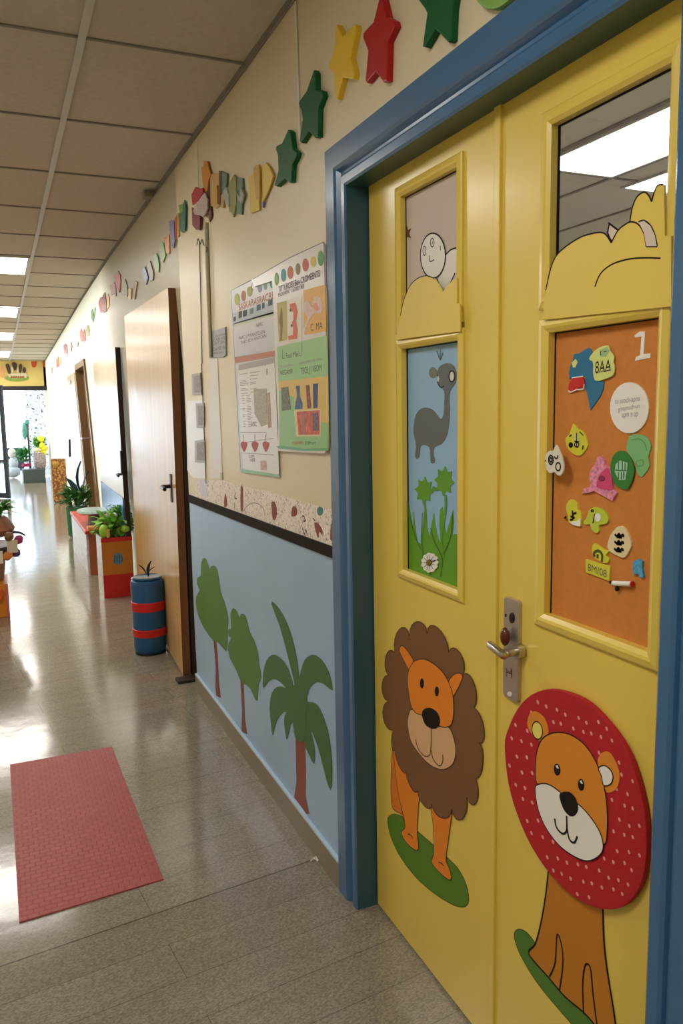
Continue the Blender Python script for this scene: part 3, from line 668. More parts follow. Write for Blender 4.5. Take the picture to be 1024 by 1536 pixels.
art('centre_dot', T8(oval(548,497,26,24)), XG, mat('plum_ink', '#8f2350', .6), s, off=.006)
s = sticker('fruit_cutout', 'lemon yellow card shaped like a fruit with black drawing, upper left', 'cut-out', T8([(228,150),(262,115),(290,30),(325,72),(365,90),(400,150),(415,215),(385,270),(345,305),(290,290),(245,245),(228,190)]), M_ylw, sm=2, t=.003)
art('wheel', T8(oval(273,213,18,24)), XG, M_black, s, off=.0032); art('window', T8([(305,110),(340,125),(345,230),(308,235)]), XG, mat('pale_grey_card', '#c9cc9a', .5), s, off=.0032)
lines('drawing', [('c', T8(oval(273,213,10,14,n=8))), T8([(305,180),(345,185)]), T8([(280,125),(262,140)]), T8([(325,110),(325,235)]), T8([(350,100),(380,130)]), T8([(380,215),(375,250)]), ('c', T8(oval(325,210,18,20,n=8)))], XG, .0022, M_black, s, .0038)
s = sticker('glasses_sticker', 'white sticker shaped like two petals overlapping the left moulding', 'sticker', T8([(52,340),(60,290),(90,262),(120,262),(145,210),(180,280),(205,350),(208,430),(180,475),(150,465),(130,440),(100,455),(65,425)]), mat('ivory_card', '#dcd6c6', .5), sm=2, t=.003, x=XD-.011)
lines('drawing', [('c', T8(oval(103,340,20,38,n=10))), ('c', T8(oval(103,340,9,18,n=8))), ('c', T8(oval(165,398,20,34,n=10))), T8([(130,310),(150,330),(165,300)]), T8([(52,350),(60,345)])], XD-.011, .003, M_black, s, .0032)
s = sticker('flower_sticker', 'small yellow sticker with white base, leftmost in the lower group', 'sticker', T8([(235,730),(255,690),(285,675),(325,710),(332,765),(362,790),(358,905),(300,895),(255,870),(248,810),(238,780)]), M_ylw, sm=2, t=.004)
art('white_base', T8([(262,868),(330,860),(358,835),(358,905),(300,897)]), XG, M_white, s, off=.0042)
lines('drawing', [T8([(290,770),(295,840),(270,850)]), T8([(275,820),(310,835)]), T8([(295,800),(325,790)]), T8([(240,820),(222,840)])], XG, .004, M_black, s, .0044)
s = sticker('fruit_cutout', 'yellow green pear shaped sticker right of the small yellow one', 'cut-out', T8([(380,870),(405,840),(430,770),(470,742),(530,755),(575,790),(595,845),(575,885),(515,895),(515,945),(490,965),(450,935),(440,890),(400,892)]), mat('green_yellow_card', '#bccb3e', .5), sm=2, t=.004)
lines('drawing', [('c', T8(oval(460,773,10,8,n=8))), T8([(500,800),(495,850)]), T8([(515,800),(525,850)]), T8([(480,800),(465,880)])], XG, .002, M_black, s, .0043)
art('face_patch', T8(oval(508,830,26,36)), XG, M_white, s, off=.0042)
s = sticker('pebble_tag', 'cream pebble shaped tag with three black scribbled characters', 'tag', T8([(588,1060),(610,985),(660,920),(700,903),(740,930),(790,1040),(780,1100),(735,1170),(690,1165),(620,1130),(590,1095)]), M_cream, sm=2, t=.004)
M_bk2 = M_black
for (a, b) in ((690,985), (688,1045), (685,1105)):
    lines('character', [T8([(a-38,b-12),(a-20,b+4),(a,b-14),(a+10,b+10),(a+30,b-8),(a+38,b+12)]), T8([(a-22,b+10),(a,b+14),(a+24,b+16)]), T8([(a-5,b-22),(a+3,b+20)])], XG, .0042, M_bk2, s, .0042)
s = sticker('crown_sticker', 'yellow crown like sticker resting on top of rectangular tag', 'sticker', T8([(455,1090),(475,1050),(520,1080),(560,1105),(598,1120),(570,1155),(600,1175),(590,1215),(545,1218),(500,1190),(470,1170)]), M_ylw, sm=2, t=.004)
lines('drawing', [T8([(480,1165),(475,1135),(500,1115),(530,1125),(545,1160),(540,1210)]), T8([(505,1145),(505,1180)])], XG, .005, mat('olive_ink', '#49491e', .6), s, .0042)
s = sticker('name_tag', 'rectangular yellow tag with painted letters below the crown sticker', 'tag', T8([(400,1188),(610,1248),(600,1372),(402,1298)]), M_ylw, sm=0, t=.004)
text('lettering', '8M/08', WX(*T8([(420,1282)])[0], XG), WX(*T8([(582,1345)])[0], XG), .0135, mat('slate_ink', '#52605c', .6), s, XG-.0043)
tb = thing('paper_roll', 'small white rolled paper stick with red end near pinboard bottom', 'craft piece', WX(*T8([(700,1420)])[0], XG))
bm = bmesh.new(); tube(bm, [WX(*T8([(622,1393)])[0], XG-.006), WX(*T8([(780,1400)])[0], XG-.006)], .0045, 12); obj('roll', bm, M_white, tb, smooth=True)
bm = bmesh.new(); tube(bm, [WX(*T8([(780,1400)])[0], XG-.006), WX(*T8([(790,1400)])[0], XG-.006)], .0048, 12); obj('red_end', bm, MATS['red_card'], tb, smooth=True)
bm = bmesh.new(); blob(bm, WX(*T8([(655,1440)])[0], XG-.005), .004, .004, .005); blob(bm, WX(*T8([(605,1385)])[0], XG-.005), .004, .004, .003); obj('pin', bm, M_black, tb, smooth=True)
s = sticker('puzzle_sticker', 'small bright blue figure sticker near the lower right moulding', 'sticker', T8([(812,1205),(850,1185),(888,1205),(885,1260),(898,1340),(870,1345),(850,1310),(812,1320),(805,1260)]), mat('bright_blue_card', '#4f9fcb', .5, noise=.25, nscale=250), sm=0, t=.005)

# ------------------------------------------------------------------ wall decals: trees
T2 = lambda p: TR(260, 700, 2.3286, p)
def tree(label, crown, trunk, mm):
    P = [WX(u, v, .89) for u, v in T2(trunk)]; c = centre(P)
    th = thing('tree_decal', label, 'wall decal', Vector((.89, c.y, min(p.z for p in P))))
    art('trunk', T2(trunk), .89, mat('reddish_brown_trunk', '#7d3e2e', .5), th, t=.0008)
    art('crown', T2(crown), .89, mm, th, t=.0008, off=.0009, smooth=2); return th
tree('green tree decal nearest the wooden door on the blue wall', [(97,345),(103,322),(115,322),(127,358),(130,352),(140,345),(155,362),(165,435),(178,470),(190,515),(192,540),(190,570),(188,640),(178,638),(158,615),(140,608),(115,575),(100,550),(82,500),(80,455),(92,432),(83,410),(85,388),(97,380)], [(140,600),(150,610),(155,660),(160,760),(166,808),(150,800),(147,770),(148,700)], mat('tree_green_light', '#4c7d2c', .5))
tree('green tree decal in the middle, left of the palm', [(200,515),(210,494),(222,505),(232,527),(236,516),(246,514),(256,530),(268,580),(282,605),(296,650),(300,690),(308,735),(298,760),(295,810),(287,814),(270,775),(250,760),(235,745),(215,700),(197,665),(192,620),(203,600),(193,590),(193,568),(203,565)], [(234,745),(246,755),(250,880),(258,935),(238,925),(240,850)], MATS['tree_green_light'])
M_palm = mat('palm_green', '#3d6a32', .5)
pm = thing('palm_tree_decal', 'large dark green palm tree decal next to the blue door frame', 'wall decal', WX(455, 1215, .89))
art('trunk', T2([(427,940),(460,940),(463,1080),(462,1150),(475,1213),(465,1213),(445,1185),(422,1155),(430,1100)]), .89, mat('reddish_palm_trunk', '#8c4433', .5), pm, t=.0008)
PL = [[(343,479),(355,478),(385,520),(410,580),(430,660),(440,740),(432,795),(420,740),(395,640),(370,550)], [(425,790),(402,705),(370,665),(345,657),(325,680),(314,725),(315,773),(335,748),(360,742),(390,768),(418,805)],
      [(425,800),(390,772),(365,768),(345,790),(337,840),(342,900),(348,938),(360,890),(385,857),(418,850)], [(422,835),(395,858),(388,890),(397,953),(410,900),(428,880)], [(430,800),(445,720),(460,675),(485,657),(515,670),(545,720),(557,781),(530,760),(500,752),(475,775),(462,812)],
      [(455,830),(490,823),(515,850),(540,920),(553,1010),(555,1090),(550,1129),(535,1090),(515,1010),(490,935),(460,885)], [(452,880),(475,910),(490,960),(495,1000),(492,1038),(475,1005),(455,955)]]
for k, q in enumerate(PL): art('frond', T2(q), .89, M_palm, pm, t=.0008, off=.0009+.0001*k, smooth=2)
art('crown_heart', T2([(418,770),(445,755),(468,805),(466,880),(460,952),(430,955),(418,880)]), .89, M_palm, pm, t=.0008, off=.0017, smooth=2)

# ------------------------------------------------------------------ patterned border strip above the rail
def border_mat():
    m = bpy.data.materials.new('scribbled_border_paper'); m.use_nodes = True; nt = m.node_tree; L = nt.links.new; b = nt.nodes['Principled BSDF']; b.inputs['Roughness'].default_value = .6
    tc = nt.nodes.new('ShaderNodeTexCoord'); mp = nt.nodes.new('ShaderNodeMapping'); mp.inputs['Scale'].default_value = (1, 1, .45); L(tc.outputs['Object'], mp.inputs[0])
    n = nt.nodes.new('ShaderNodeTexNoise'); n.inputs['Scale'].default_value = 170; n.inputs['Detail'].default_value = 5; n.inputs['Distortion'].default_value = 1.5; L(mp.outputs[0], n.inputs['Vector'])
    r = nt.nodes.new('ShaderNodeValToRGB'); e = r.color_ramp.elements; e[0].position = .36; e[0].color = hexc('#5b4446'); e[1].position = .44; e[1].color = hexc('#fbf5ee')
    L(n.outputs['Fac'], r.inputs[0])
    n2 = nt.nodes.new('ShaderNodeTexNoise'); n2.inputs['Scale'].default_value = 14; L(tc.outputs['Object'], n2.inputs['Vector'])
    r2 = nt.nodes.new('ShaderNodeValToRGB'); e = r2.color_ramp.elements; e[0].position = .4; e[0].color = hexc('#efe9e2'); e[1].position = .6; e[1].color = hexc('#f2e9de'); L(n2.outputs['Fac'], r2.inputs[0])
    mx = nt.nodes.new('ShaderNodeMix'); mx.data_type = 'RGBA'; mx.blend_type = 'MULTIPLY'; mx.inputs[0].default_value = .6; L(r.outputs[0], mx.inputs[6]); L(r2.outputs[0], mx.inputs[7]); L(mx.outputs[2], b.inputs['Base Color'])
    return m
T6 = lambda p: TR(285, 700, 4.655, p)
bs = thing('border_strip', 'scribble patterned paper border above the dark wall rail', 'wall border', Vector((.89, 3.05, 1.06)))
art('paper', T6([(35,72),(130,95),(230,98),(345,128),(430,150),(560,175),(650,205),(780,245),(880,270),(995,300),(1000,562),(800,485),(560,400),(350,330),(100,232),(35,208)]), .89, border_mat(), bs, t=.0008)
M_rd = mat('brick_red_ink', '#8c3a36', .6)
for q in ([(250,185),(262,270),(240,280),(240,225)], [(355,145),(370,145),(372,300),(355,300)], [(570,250),(590,245),(607,290),(602,360),(580,370),(572,300)], [(715,285),(735,275),(750,300),(745,340),(710,345)], [(870,390),(900,400),(925,440),(925,480),(905,450),(895,500),(880,450)], [(985,405),(997,395),(997,505),(980,505)]):
    art('red_figure', T6(q), .89, M_rd, bs, off=.0009, smooth=2)
art('teal_figure', T6(oval(910,310,22,32)), .89, mat('teal_ink', '#43877a', .6), bs, off=.0009)
lines('arch', [T6([(370,320),(390,285),(430,255),(475,258),(510,290),(528,345)])], .89, .004, M_greyink, bs, .001)
lines('figure_marks', [T6([(785,345),(800,350),(795,385),(810,370)]), T6([(785,430),(800,470),(810,440),(820,480)]), T6([(860,360),(875,380)]), T6([(320,180),(312,215),(330,225)]), T6([(310,250),(312,300)]), T6([(180,230),(185,255)])], .89, .005, mat('ink_grey_black', '#3c3434', .6), bs, .001)
art('pale_sheet', T6([(62,80),(120,92),(112,222),(85,225),(70,180)]), .89, mat('bluish_white_paper', '#d6d7e4', .5), bs, off=.001)

# ------------------------------------------------------------------ posters
PX = .884
TB = lambda p: TR(340, 360, 4.269, p)
M_lam = mat('laminated_white', '#dcdad8', .3); M_ink = mat('poster_ink', '#4a4647', .6); M_ink2 = mat('poster_faint_ink', '#9a9698', .6)
p1 = thing('notice_poster', 'tall white laminated notice poster with green bottom edge, left one', 'poster', WX(390, 712, .889))
art('sheet', TB([(28,325),(170,250),(310,180),(325,860),(338,1518),(90,1482)]), .8895, mat('notice_grey_white', '#c9c9c9', .35), p1, t=.0055)
lines('edge_line', [TB([(90,1482),(28,325),(170,250)]), TB([(170,250),(158,300),(168,320)])], .884, .003, M_ink, p1, .0001, smooth=0)
art('green_edge', TB([(88,1465),(338,1505),(338,1520),(90,1486)]), .884, mat('soft_green', '#8cc39a', .4), p1, t=.0008)
def trect(nm, par, a, b, c, d, m, off=.0003, x=.884): return art(nm, TB([a, b, c, d]), x, m, par, t=.0004, off=off)
M_oran = mat('poster_orange', '#e2703a', .5)
drops = [((66,380), 16, 38, '#b9c43c'), ((108,357), 14, 34, '#b5583a'), ((147,330), 17, 32, '#a7a83c'), ((212,308), 13, 28, '#8f9bc4'), ((248,288), 11, 32, '#6ab0ac'), ((288,268), 12, 40, '#2f9c98')]
for k, (c, rx, ry, col) in enumerate(drops): art('drop', TB(oval(c[0], c[1], rx, ry)), .884, mat('drop_'+col[1:], col, .5), p1, off=.0003)
def band(par, a, b, h, m, nm='header_band', off=.0003, x=.884): return art(nm, TB([a, b, (b[0], b[1]+h), (a[0], a[1]+h)]), x, m, par, off=off)
text('lettering', 'SASKARASRACRE', WX(*TB([(78,452)])[0], .884), WX(*TB([(305,372)])[0], .884), .024, mat('coral_ink', '#c66a54', .6), p1, .8835)
band(p1, (38,470), (312,395), 72, mat('pale_blue_print', '#b6c1cc', .5), 'blue_band')
for (a, b, wd, h, col) in ((52,505,14,26,'#433e55'), (88,478,20,42,'#4e4638'), (118,470,26,40,'#3a3f58'), (160,455,22,36,'#6f8490'), (205,432,24,38,'#47658a'), (235,420,14,34,'#2f5a8a'), (280,400,26,40,'#56606a')):
    art('picture_block', TB([(a-wd/2,b-h/2+4),(a+wd/2,b-h/2-4),(a+wd/2,b+h/2-4),(a-wd/2,b+h/2+4)]), .884, mat('print_'+col[1:], col, .6), p1, off=.0009)
band(p1, (45,535), (312,455), 22, mat('pale_green_print', '#c2cdb2', .5), 'green_band')
band(p1, (62,600), (318,530), 155, mat('grey_panel_print', '#c3c7cc', .4), 'text_panel')
text('lettering', 'PAATI / PWANZELEIN', WX(*TB([(80,640)])[0], .884), WX(*TB([(245,598)])[0], .884), .013, M_ink, p1, .8830)
text('lettering', 'THEO ECH ANOOEN', WX(*TB([(90,668)])[0], .884), WX(*TB([(255,622)])[0], .884), .011, M_ink, p1, .8830)
text('lettering', 'NEEC', WX(*TB([(190,560)])[0], .884), WX(*TB([(235,545)])[0], .884), .012, M_ink, p1, .8830)
band(p1, (52,752), (320,706), 38, mat('terracotta_print', '#bd6f55', .5), 'terracotta_band')
text('lettering', 'NOSEEREIN', WX(*TB([(52,788)])[0], .884), WX(*TB([(135,775)])[0], .884), .016, M_white, p1, .8833)
text('lettering', 'ACK AKOUSTIE', WX(*TB([(200,765)])[0], .884), WX(*TB([(310,738)])[0], .884), .016, M_white, p1, .8833)
ws = art('white_sheet', TB([(72,800),(305,752),(318,1000),(336,1500),(108,1468),(90,1250)]), .884, M_lam, p1, t=.0012, off=.0002)
band(p1, (78,800), (305,752), 36, mat('grey_strip_print', '#b4b1b2', .6), 'grey_strip', off=.0015)
text('lettering', 'EHT UESSTETESEN JSSEE', WX(*TB([(82,832)])[0], .884), WX(*TB([(300,790)])[0], .884), .012, M_ink, p1, .8820)
bm = bmesh.new()
for k in range(34):
    v = 850+k*10.4; 
    for (a, b) in ((84,140), (148,215)) if k < 14 else ((90,108), (120,150)):
        if random.random() < .25: continue
        bb = b-random.uniform(0, (b-a)*.5); stroke(bm, [WX(*TB([(a+k*.6, v)])[0], .884), WX(*TB([(bb+k*.6, v-(bb-a)*.12)])[0], .884)], .0022, .0003, .0015)
obj('text_rows', bm, M_ink2, p1)
art('map_block', TB([(175,955),(258,950),(262,1180),(225,1195),(180,1110)]), .884, mat('greenish_grey_print', '#b4b8a8', .6, noise=.25, nscale=120), p1, off=.0016)
art('pink_strip', TB([(262,980),(278,975),(288,1200),(268,1205)]), .884, mat('pink_print', '#c6a3a0', .6, noise=.3, nscale=160), p1, off=.0016)
text('lettering', '8', WX(*TB([(255,865)])[0], .884), WX(*TB([(268,862)])[0], .884), .022, M_ink2, p1, .8820)
text('lettering', 'USC', WX(*TB([(160,1192)])[0], .884), WX(*TB([(195,1192)])[0], .884), .016, M_ink, p1, .8820)
lines('frame_line', [TB([(90,1232),(255,1232),(256,1260)]), TB([(95,1363),(305,1376)]), TB([(95,1300),(300,1270)])], .884, .0022, M_ink2, p1, .0016, smooth=0)
M_rose = mat('rose_red_print', '#b23a3c', .5)
for c in (112, 182, 252):
    f = art('red_figure', TB([(c-20,1300),(c-5,1290),(c+12,1295),(c+22,1302),(c+18,1325),(c+8,1350),(c-2,1356),(c-8,1340),(c-16,1325)]), .884, M_rose, p1, off=.0016, smooth=2)
    lines('figure_line', [TB([(c, 1245), (c+1, 1296)])], .884, .004, mat('plum_grey_ink', '#6b3f48', .6), f, .0017, smooth=0)
text('lettering', 'COPE', WX(*TB([(145,1395)])[0], .884), WX(*TB([(180,1392)])[0], .884), .010, M_ink, p1, .8820)
text('lettering', '-VEE', WX(*TB([(148,1420)])[0], .884), WX(*TB([(185,1418)])[0], .884), .012, M_ink, p1, .8820)
art('pink_grid', TB([(218,1415),(255,1412),(258,1470),(220,1472)]), .884, mat('pale_pink_print', '#d3b3b4', .6, noise=.3, nscale=200), p1, off=.0016)

p2_ = thing('event_poster', 'laminated white, green and yellow poster with colourful drops, right one', 'poster', WX(455, 680, .884))
XP = .878
art('sheet', TB([(165,252),(400,115),(622,12),(632,30),(645,600),(650,1340),(638,1365),(335,1350),(340,1180),(318,700),(305,330),(300,262),(186,300)]), .884, mat('poster_offwhite', '#d8d3ce', .3), p2_, t=.006)
lines('edge_line', [TB([(165,252),(400,115),(622,12),(634,40),(645,600),(650,1340)])], XP, .0022, mat('edge_brown', '#5d4a3c', .5), p2_, .0002, smooth=0)
def r2(nm, q, m, off=.0003, sm=0): return art(nm, TB(q), XP, m, p2_, t=.0004, off=off, smooth=sm)
for c, rx, ry, col in (((320,250),14,42,'#77b356'), ((364,226),17,42,'#3fa0a0'), ((408,208),19,42,'#c8683a'), ((456,186),15,38,'#7c6f2a'), ((505,160),20,42,'#bd3f26'), ((554,138),17,34,'#d2b63c'), ((603,117),20,50,'#2c8a22')):
    r2('drop', oval(c[0], c[1], rx, ry, n=16), mat('drop_'+col[1:], col, .5))
def ptxt(s, a, b, h, m=M_ink): return text('lettering', s, WX(*TB([a])[0], XP), WX(*TB([b])[0], XP), h, m, p2_, XP-.0009)
ptxt('TITTURCIES Ben-CROMEENTS', (333,335), (598,232), .018, M_black); ptxt("MOUVEN '1-6TREYRE", (332,365), (495,308), .013)
r2('number_panel', [(320,405),(480,358),(480,650),(330,672)], mat('number_cream', '#dcd6c2', .4)); r2('olive_panel', [(322,405),(385,388),(388,640),(335,652)], mat('olive_lime', '#b7ae4e', .5), .0007)
r2('numeral_one', [(346,460),(352,430),(358,470),(360,530),(356,600),(352,645),(344,645),(346,560),(337,520)], mat('olive_brown_print', '#7a5020', .5), .0011); 
r2('numeral_three', [(405,410),(440,402),(456,460),(445,520),(456,580),(450,632),(398,640),(395,615),(425,608),(428,560),(420,528),(430,510),(428,460),(408,455)], mat('vermilion_print', '#db5a2a', .5), .0011)
for c in ((410,450), (418,548)): r2('dot', oval(c[0], c[1], 6, 10, n=10), mat('grey_brown_print', '#6a5a4a', .6), .0016)
r2('amber_panel', [(490,322),(632,285),(638,580),(560,600),(498,605),(492,580)], mat('amber_print', '#e3a633', .45))
M_pp = mat('pink_white_print', '#dfc3b5', .5, noise=.2, nscale=120)
r2('animal_shape', [(500,400),(530,390),(545,430),(560,370),(595,360),(612,400),(615,440),(600,470),(560,470),(530,520),(510,560),(500,600),(495,560),(520,500),(500,460)], M_pp, .0008, 2)
r2('orange_patch', [(548,420),(575,405),(590,440),(575,455)], mat('salmon_print', '#e58a6a', .5), .0013, 2)
ptxt('C. MA', (538,583), (615,568), .020, mat('dark_brown_ink', '#5b3416', .6))
r2('green_panel', [(322,685),(640,610),(648,870),(560,880),(332,905)], mat('poster_green', '#8fc47f', .4))
ptxt('Li Faul Meit', (358,762), (470,742), .016); ptxt('Roudho', (345,820), (430,805), .009, M_ink2); ptxt('NECAMR', (345,865), (425,855), .015)
ptxt('ptrmumen-at aitoc', (465,800), (615,768), .010, M_ink2); ptxt('TECE J | VEOM', (475,858), (608,835), .018)
lines('rule', [TB([(480,660),(482,745)]), TB([(358,700),(360,760)])], XP, .0015, mat('green_grey_ink', '#587a5a', .6), p2_, .0008, smooth=0)
r2('yellow_panel', [(332,905),(560,880),(648,870),(650,1130),(600,1130),(600,1000),(440,1010),(335,960)], mat('poster_gold', '#dcb85a', .45), .0003)
r2('yellow_column', [(430,960),(600,940),(650,960),(650,1180),(600,1160),(600,1085),(440,1090)], mat('poster_gold', '#dcb85a', .45), .0005)
r2('green_base', [(335,960),(440,1010),(440,1250),(600,1250),(600,1130),(650,1130),(648,1335),(338,1330)], mat('poster_green2', '#86bd76', .4), .0002)
r2('photo', [(350,945),(395,940),(412,1085),(355,1095)], mat('photo_grey', '#7b7f78', .6, noise=.6, nscale=140), .0009)
r2('photo', [(444,935),(468,932),(470,1000),(488,1050),(485,1082),(438,1084),(442,1040),(452,1000)], mat('photo_blue', '#4f6e93', .6, noise=.2, nscale=60), .0009)
r2('photo', [(508,930),(530,928),(542,1076),(518,1080)], mat('photo_plum', '#8a4a4a', .6, noise=.5, nscale=100), .0009)
r2('photo', [(553,922),(586,918),(582,1074),(556,1078)], mat('photo_navy', '#3f4f80', .6, noise=.15, nscale=60), .0009)
r2('photo_mount', [(432,1092),(604,1082),(604,1258),(448,1258)], M_cream, .0009)
r2('photo', [(450,1100),(596,1090),(598,1245),(462,1248)], mat('photo_salmon', '#cf6a58', .6, noise=.35, nscale=50), .0014)
r2('photo_strip', [(490,1098),(500,1098),(506,1246),(494,1246)], mat('photo_grey2', '#9a8a8c', .6), .0019)
r2('photo_strip', [(552,1110),(590,1105),(592,1220),(556,1225)], mat('photo_mauve', '#7d6170', .6, noise=.5, nscale=150), .0019)
ptxt('CORTIETI', (420,1312), (490,1308), .010, mat('orange_ink', '#b9713a', .6)); ptxt('3 EM art', (505,1312), (570,1308), .010)
r2('green_bottom_line', [(318,1322),(345,1318),(500,1335),(650,1332),(648,1350),(500,1350),(335,1335)], mat('strong_green_print', '#3c9a54', .35), .0009)
lines('yellow_edge', [TB([(640,300),(650,900),(656,1340)])], XP, .004, mat('yellow_edge_paint', '#d9c64e', .4), p2_, .0008, smooth=0)

# grey wall signs and little plates
T9 = lambda p: TR(280, 480, 5.914, p)
sg = thing('wall_sign', 'grey lettered plaque on the cream wall left of the posters', 'sign', WX(328, 536, .889))
art('plate', T9([(232,98),(352,62),(358,310),(330,330),(218,338),(205,330),(210,318),(228,318)]), .8898, mat('grey_plaque', '#8f9196', .4), sg, t=.006, bevel=.001)
for s_, a, b, h in (('GALETSEN', (240,158), (345,130), .008), ('CAB HEI', (238,195), (350,165), .012), ('LAFT SIEC', (238,228), (345,200), .013), ('GerlB Ik', (230,278), (345,255), .015), ('MERSEN', (232,305), (330,295), .008)):
    text('lettering', s_, WX(*T9([a])[0], .8838), WX(*T9([b])[0], .8838), h, mat('sign_ink', '#4c4b55', .5), sg, .8834)
for q, lb in (([(55,480),(128,468),(140,662),(58,662)], 'topmost of three small grey frames beside the wooden door'), ([(88,738),(160,735),(162,952),(96,955)], 'middle one of three small grey frames beside the wooden door'), ([(80,1072),(165,1055),(172,1268),(82,1260)], 'lowest of three small grey frames beside the wooden door')):
    P = [WX(u, v, .89) for u, v in T9(q)]; c = centre(P); t_ = thing('small_frame', lb, 'frame', Vector((.89, c.y, min(p.z for p in P))), None)
    art('plate', T9(q), .8902, mat('grey_frame', '#9a948e', .4), t_, t=.006, bevel=.001)
    qi = [tuple(Vector(a).lerp(Vector((sum(z[0] for z in q)/4, sum(z[1] for z in q)/4)), .2)) for a in q]
    art('picture', T9(qi), .884, mat('grey_photo', '#847c76', .5, noise=.3, nscale=60), t_, t=.0006, off=.0003)
tag(art('white_wall_plate', T9([(5,715),(70,715),(160,720),(165,1030),(160,1400),(60,1400),(5,1330)]), .8903, mat('white_gloss_sheet', '#dcd8d2', .35), None, t=.0006), 'pale rectangular sheet behind the lower small grey frames', 'wall panel')
tag(art('cable_cover', T9([(205,338),(278,345),(292,700),(310,1100),(320,1410),(215,1400),(205,800)]), .8903, mat('white_trunking', '#d9d2c6', .4), None, t=.003), 'broad pale vertical cable cover strip below the grey plaque', 'cable cover')
cd = thing('cable_conduit', 'thin vertical cable conduit running down the wall left of posters', 'conduit', WX(306, 720, .885))
def conduit(a, b, r, nm, m, x=.884, par=cd):
    bm = bmesh.new(); tube(bm, [WX(*a, x), WX(*b, x)], r, 8); obj(nm, bm, m, par, smooth=True)
conduit((308,334), (316,536), .008, 'pipe', mat('cream_conduit', '#c9bf9f', .4), par=cd)
conduit((312,334), (318,536), .0025, 'cable', mat('grey_cable', '#5d554b', .5), x=.8815)
conduit((299,362), (303,545), .0022, 'cable', MATS['grey_cable'], x=.887)
conduit((302,545), (309,725), .0022, 'cable', MATS['grey_cable'], x=.887)
bm = bmesh.new(); tube(bm, [WX(u, v, .882) for u, v in smooth_open([(295,368),(297,358),(300,366),(303,359),(306,368),(311,372),(309,380)], 4)], .0018, 6); obj('cable_loop', bm, M_dark, cd)
wc = thing('ceiling_cable', 'thin white vertical cable from ceiling to the green stars', 'cable', WX(446, 190, .887))
bm = bmesh.new(); tube(bm, [WX(443, 3, .886), WX(450, 215, .886)], .0035, 8); obj('cable', bm, M_white, wc, smooth=True)
bm = bmesh.new(); tube(bm, [WP(297, 212)+Vector((-.005,0,0)), WP(299, 290)+Vector((-.005,0,0))], .0025, 6); tag(obj('hanging_cord', bm, M_white), 'thin pale cord hanging above the crumpled red card', 'cord')
cb = WP(233, 287)
tag(obj('ceiling_clip', B(cb.x-.07, cb.x-.022, cb.y-.05, cb.y+.02, cb.z-.045, cb.z-.012, bevel=.004), mat('clip_grey', '#8d8069', .5)), 'small grey clip where ceiling meets the right wall', 'clip')
tag(art('light_switch', T9([(306,1355),(322,1352),(325,1415),(308,1418)]), .8902, mat('switch_grey', '#b8ac93', .4), None, t=.006, bevel=.001), 'tiny beige switch just above the patterned border strip', 'switch')

# ------------------------------------------------------------------ stars on the wall
TS = lambda p: TR(400, 0, 2.56, p)
M_sg = mat('star_green', '#0f5c2f', .55, spec=.25, bump=.03); M_sr = mat('star_red', '#b0101a', .4, spec=.35); M_sy = mat('star_yellow', '#e6c02e', .45)
def star(label, pts, m):
    px = TS(pts); o = art('star', px, .8895, m, None, t=.016, bevel=.004); tag(o, label, 'star decoration')
star('green felt star closest to the yellow folded card', [(100,500),(110,510),(118,572),(135,588),(132,605),(116,635),(112,700),(104,704),(88,688),(55,718),(46,714),(62,655),(60,600),(51,572),(55,562),(76,552)], M_sg)
star('green felt star second from left, right of white cable', [(200,272),(207,285),(208,345),(232,352),(236,370),(218,420),(216,528),(205,532),(180,508),(152,552),(144,545),(156,460),(150,425),(141,400),(146,388),(172,352)], M_sg)
star('yellow star with two upward points', [(290,98),(296,110),(315,142),(358,97),(366,105),(342,225),(358,285),(352,308),(312,302),(291,385),(284,380),(278,285),(258,265),(257,252),(275,210),(284,165),(284,110)], M_sy)
star('glossy red star right of the yellow star', [(455,-5),(468,-5),(486,70),(512,85),(517,105),(488,165),(484,315),(470,320),(441,280),(405,322),(400,312),(411,200),(391,150),(392,130),(432,88)], M_sr)
star('large green star cut by the top edge above door frame', [(600,-2),(628,35),(640,55),(622,184),(632,187),(672,118),(722,168),(733,158),(738,40),(752,-40),(700,-50),(690,-120),(665,-50),(600,-30)], M_sg)
star('light green round shape at top edge above the door frame', smooth_closed([(830,0),(842,22),(865,38),(900,40),(930,28),(960,0),(950,-40),(900,-60),(850,-45)], 3), mat('lime_green_felt', '#7fae52', .5))

# ------------------------------------------------------------------ garland cards
TG = lambda p: TR(270, 230, 6.4, p)
TH = lambda p: TR(160, 290, 7.314, p)
TF = lambda p: TR(0, 340, 4.655, p)
def card(label, pieces, t=.006, group='paper pennants along the corridor wall', sm=0):
    allp = [WP(u, v) for q, *_ in pieces for u, v in q]; c = centre(allp)
    if len(pieces) == 1:
        q, m, off, nm = pieces[0]; o = art('paper_pennant', q, None, m, None, t=t, off=off, smooth=sm); tag(o, label, 'pennant', group); return
    th = thing('paper_pennant', label, 'pennant', Vector((c.x, c.y, min(p.z for p in allp))), group)
    for q, m, off, nm in pieces: art(nm, q, None, m, th, t=t, off=off, smooth=sm)
Y1 = mat('card_yellow', '#dfbf2a', .4); Y2 = mat('card_gold', '#c89a2c', .35); OLV = mat('card_olive', '#8d9150', .4); GRN = mat('card_sage', '#5c7a66', .4); SIL = mat('card_silver', '#b9c1b8', .25)
ORN = mat('card_orange', '#cf8a20', .4); TAN = mat('card_tan', '#c8a25c', .4); MAR = mat('card_maroon', '#5a2320', .4); RED = mat('card_red', '#b01a2e', .4); PAT = mat('card_patterned', '#b9a9a4', .4, noise=.5, nscale=120)
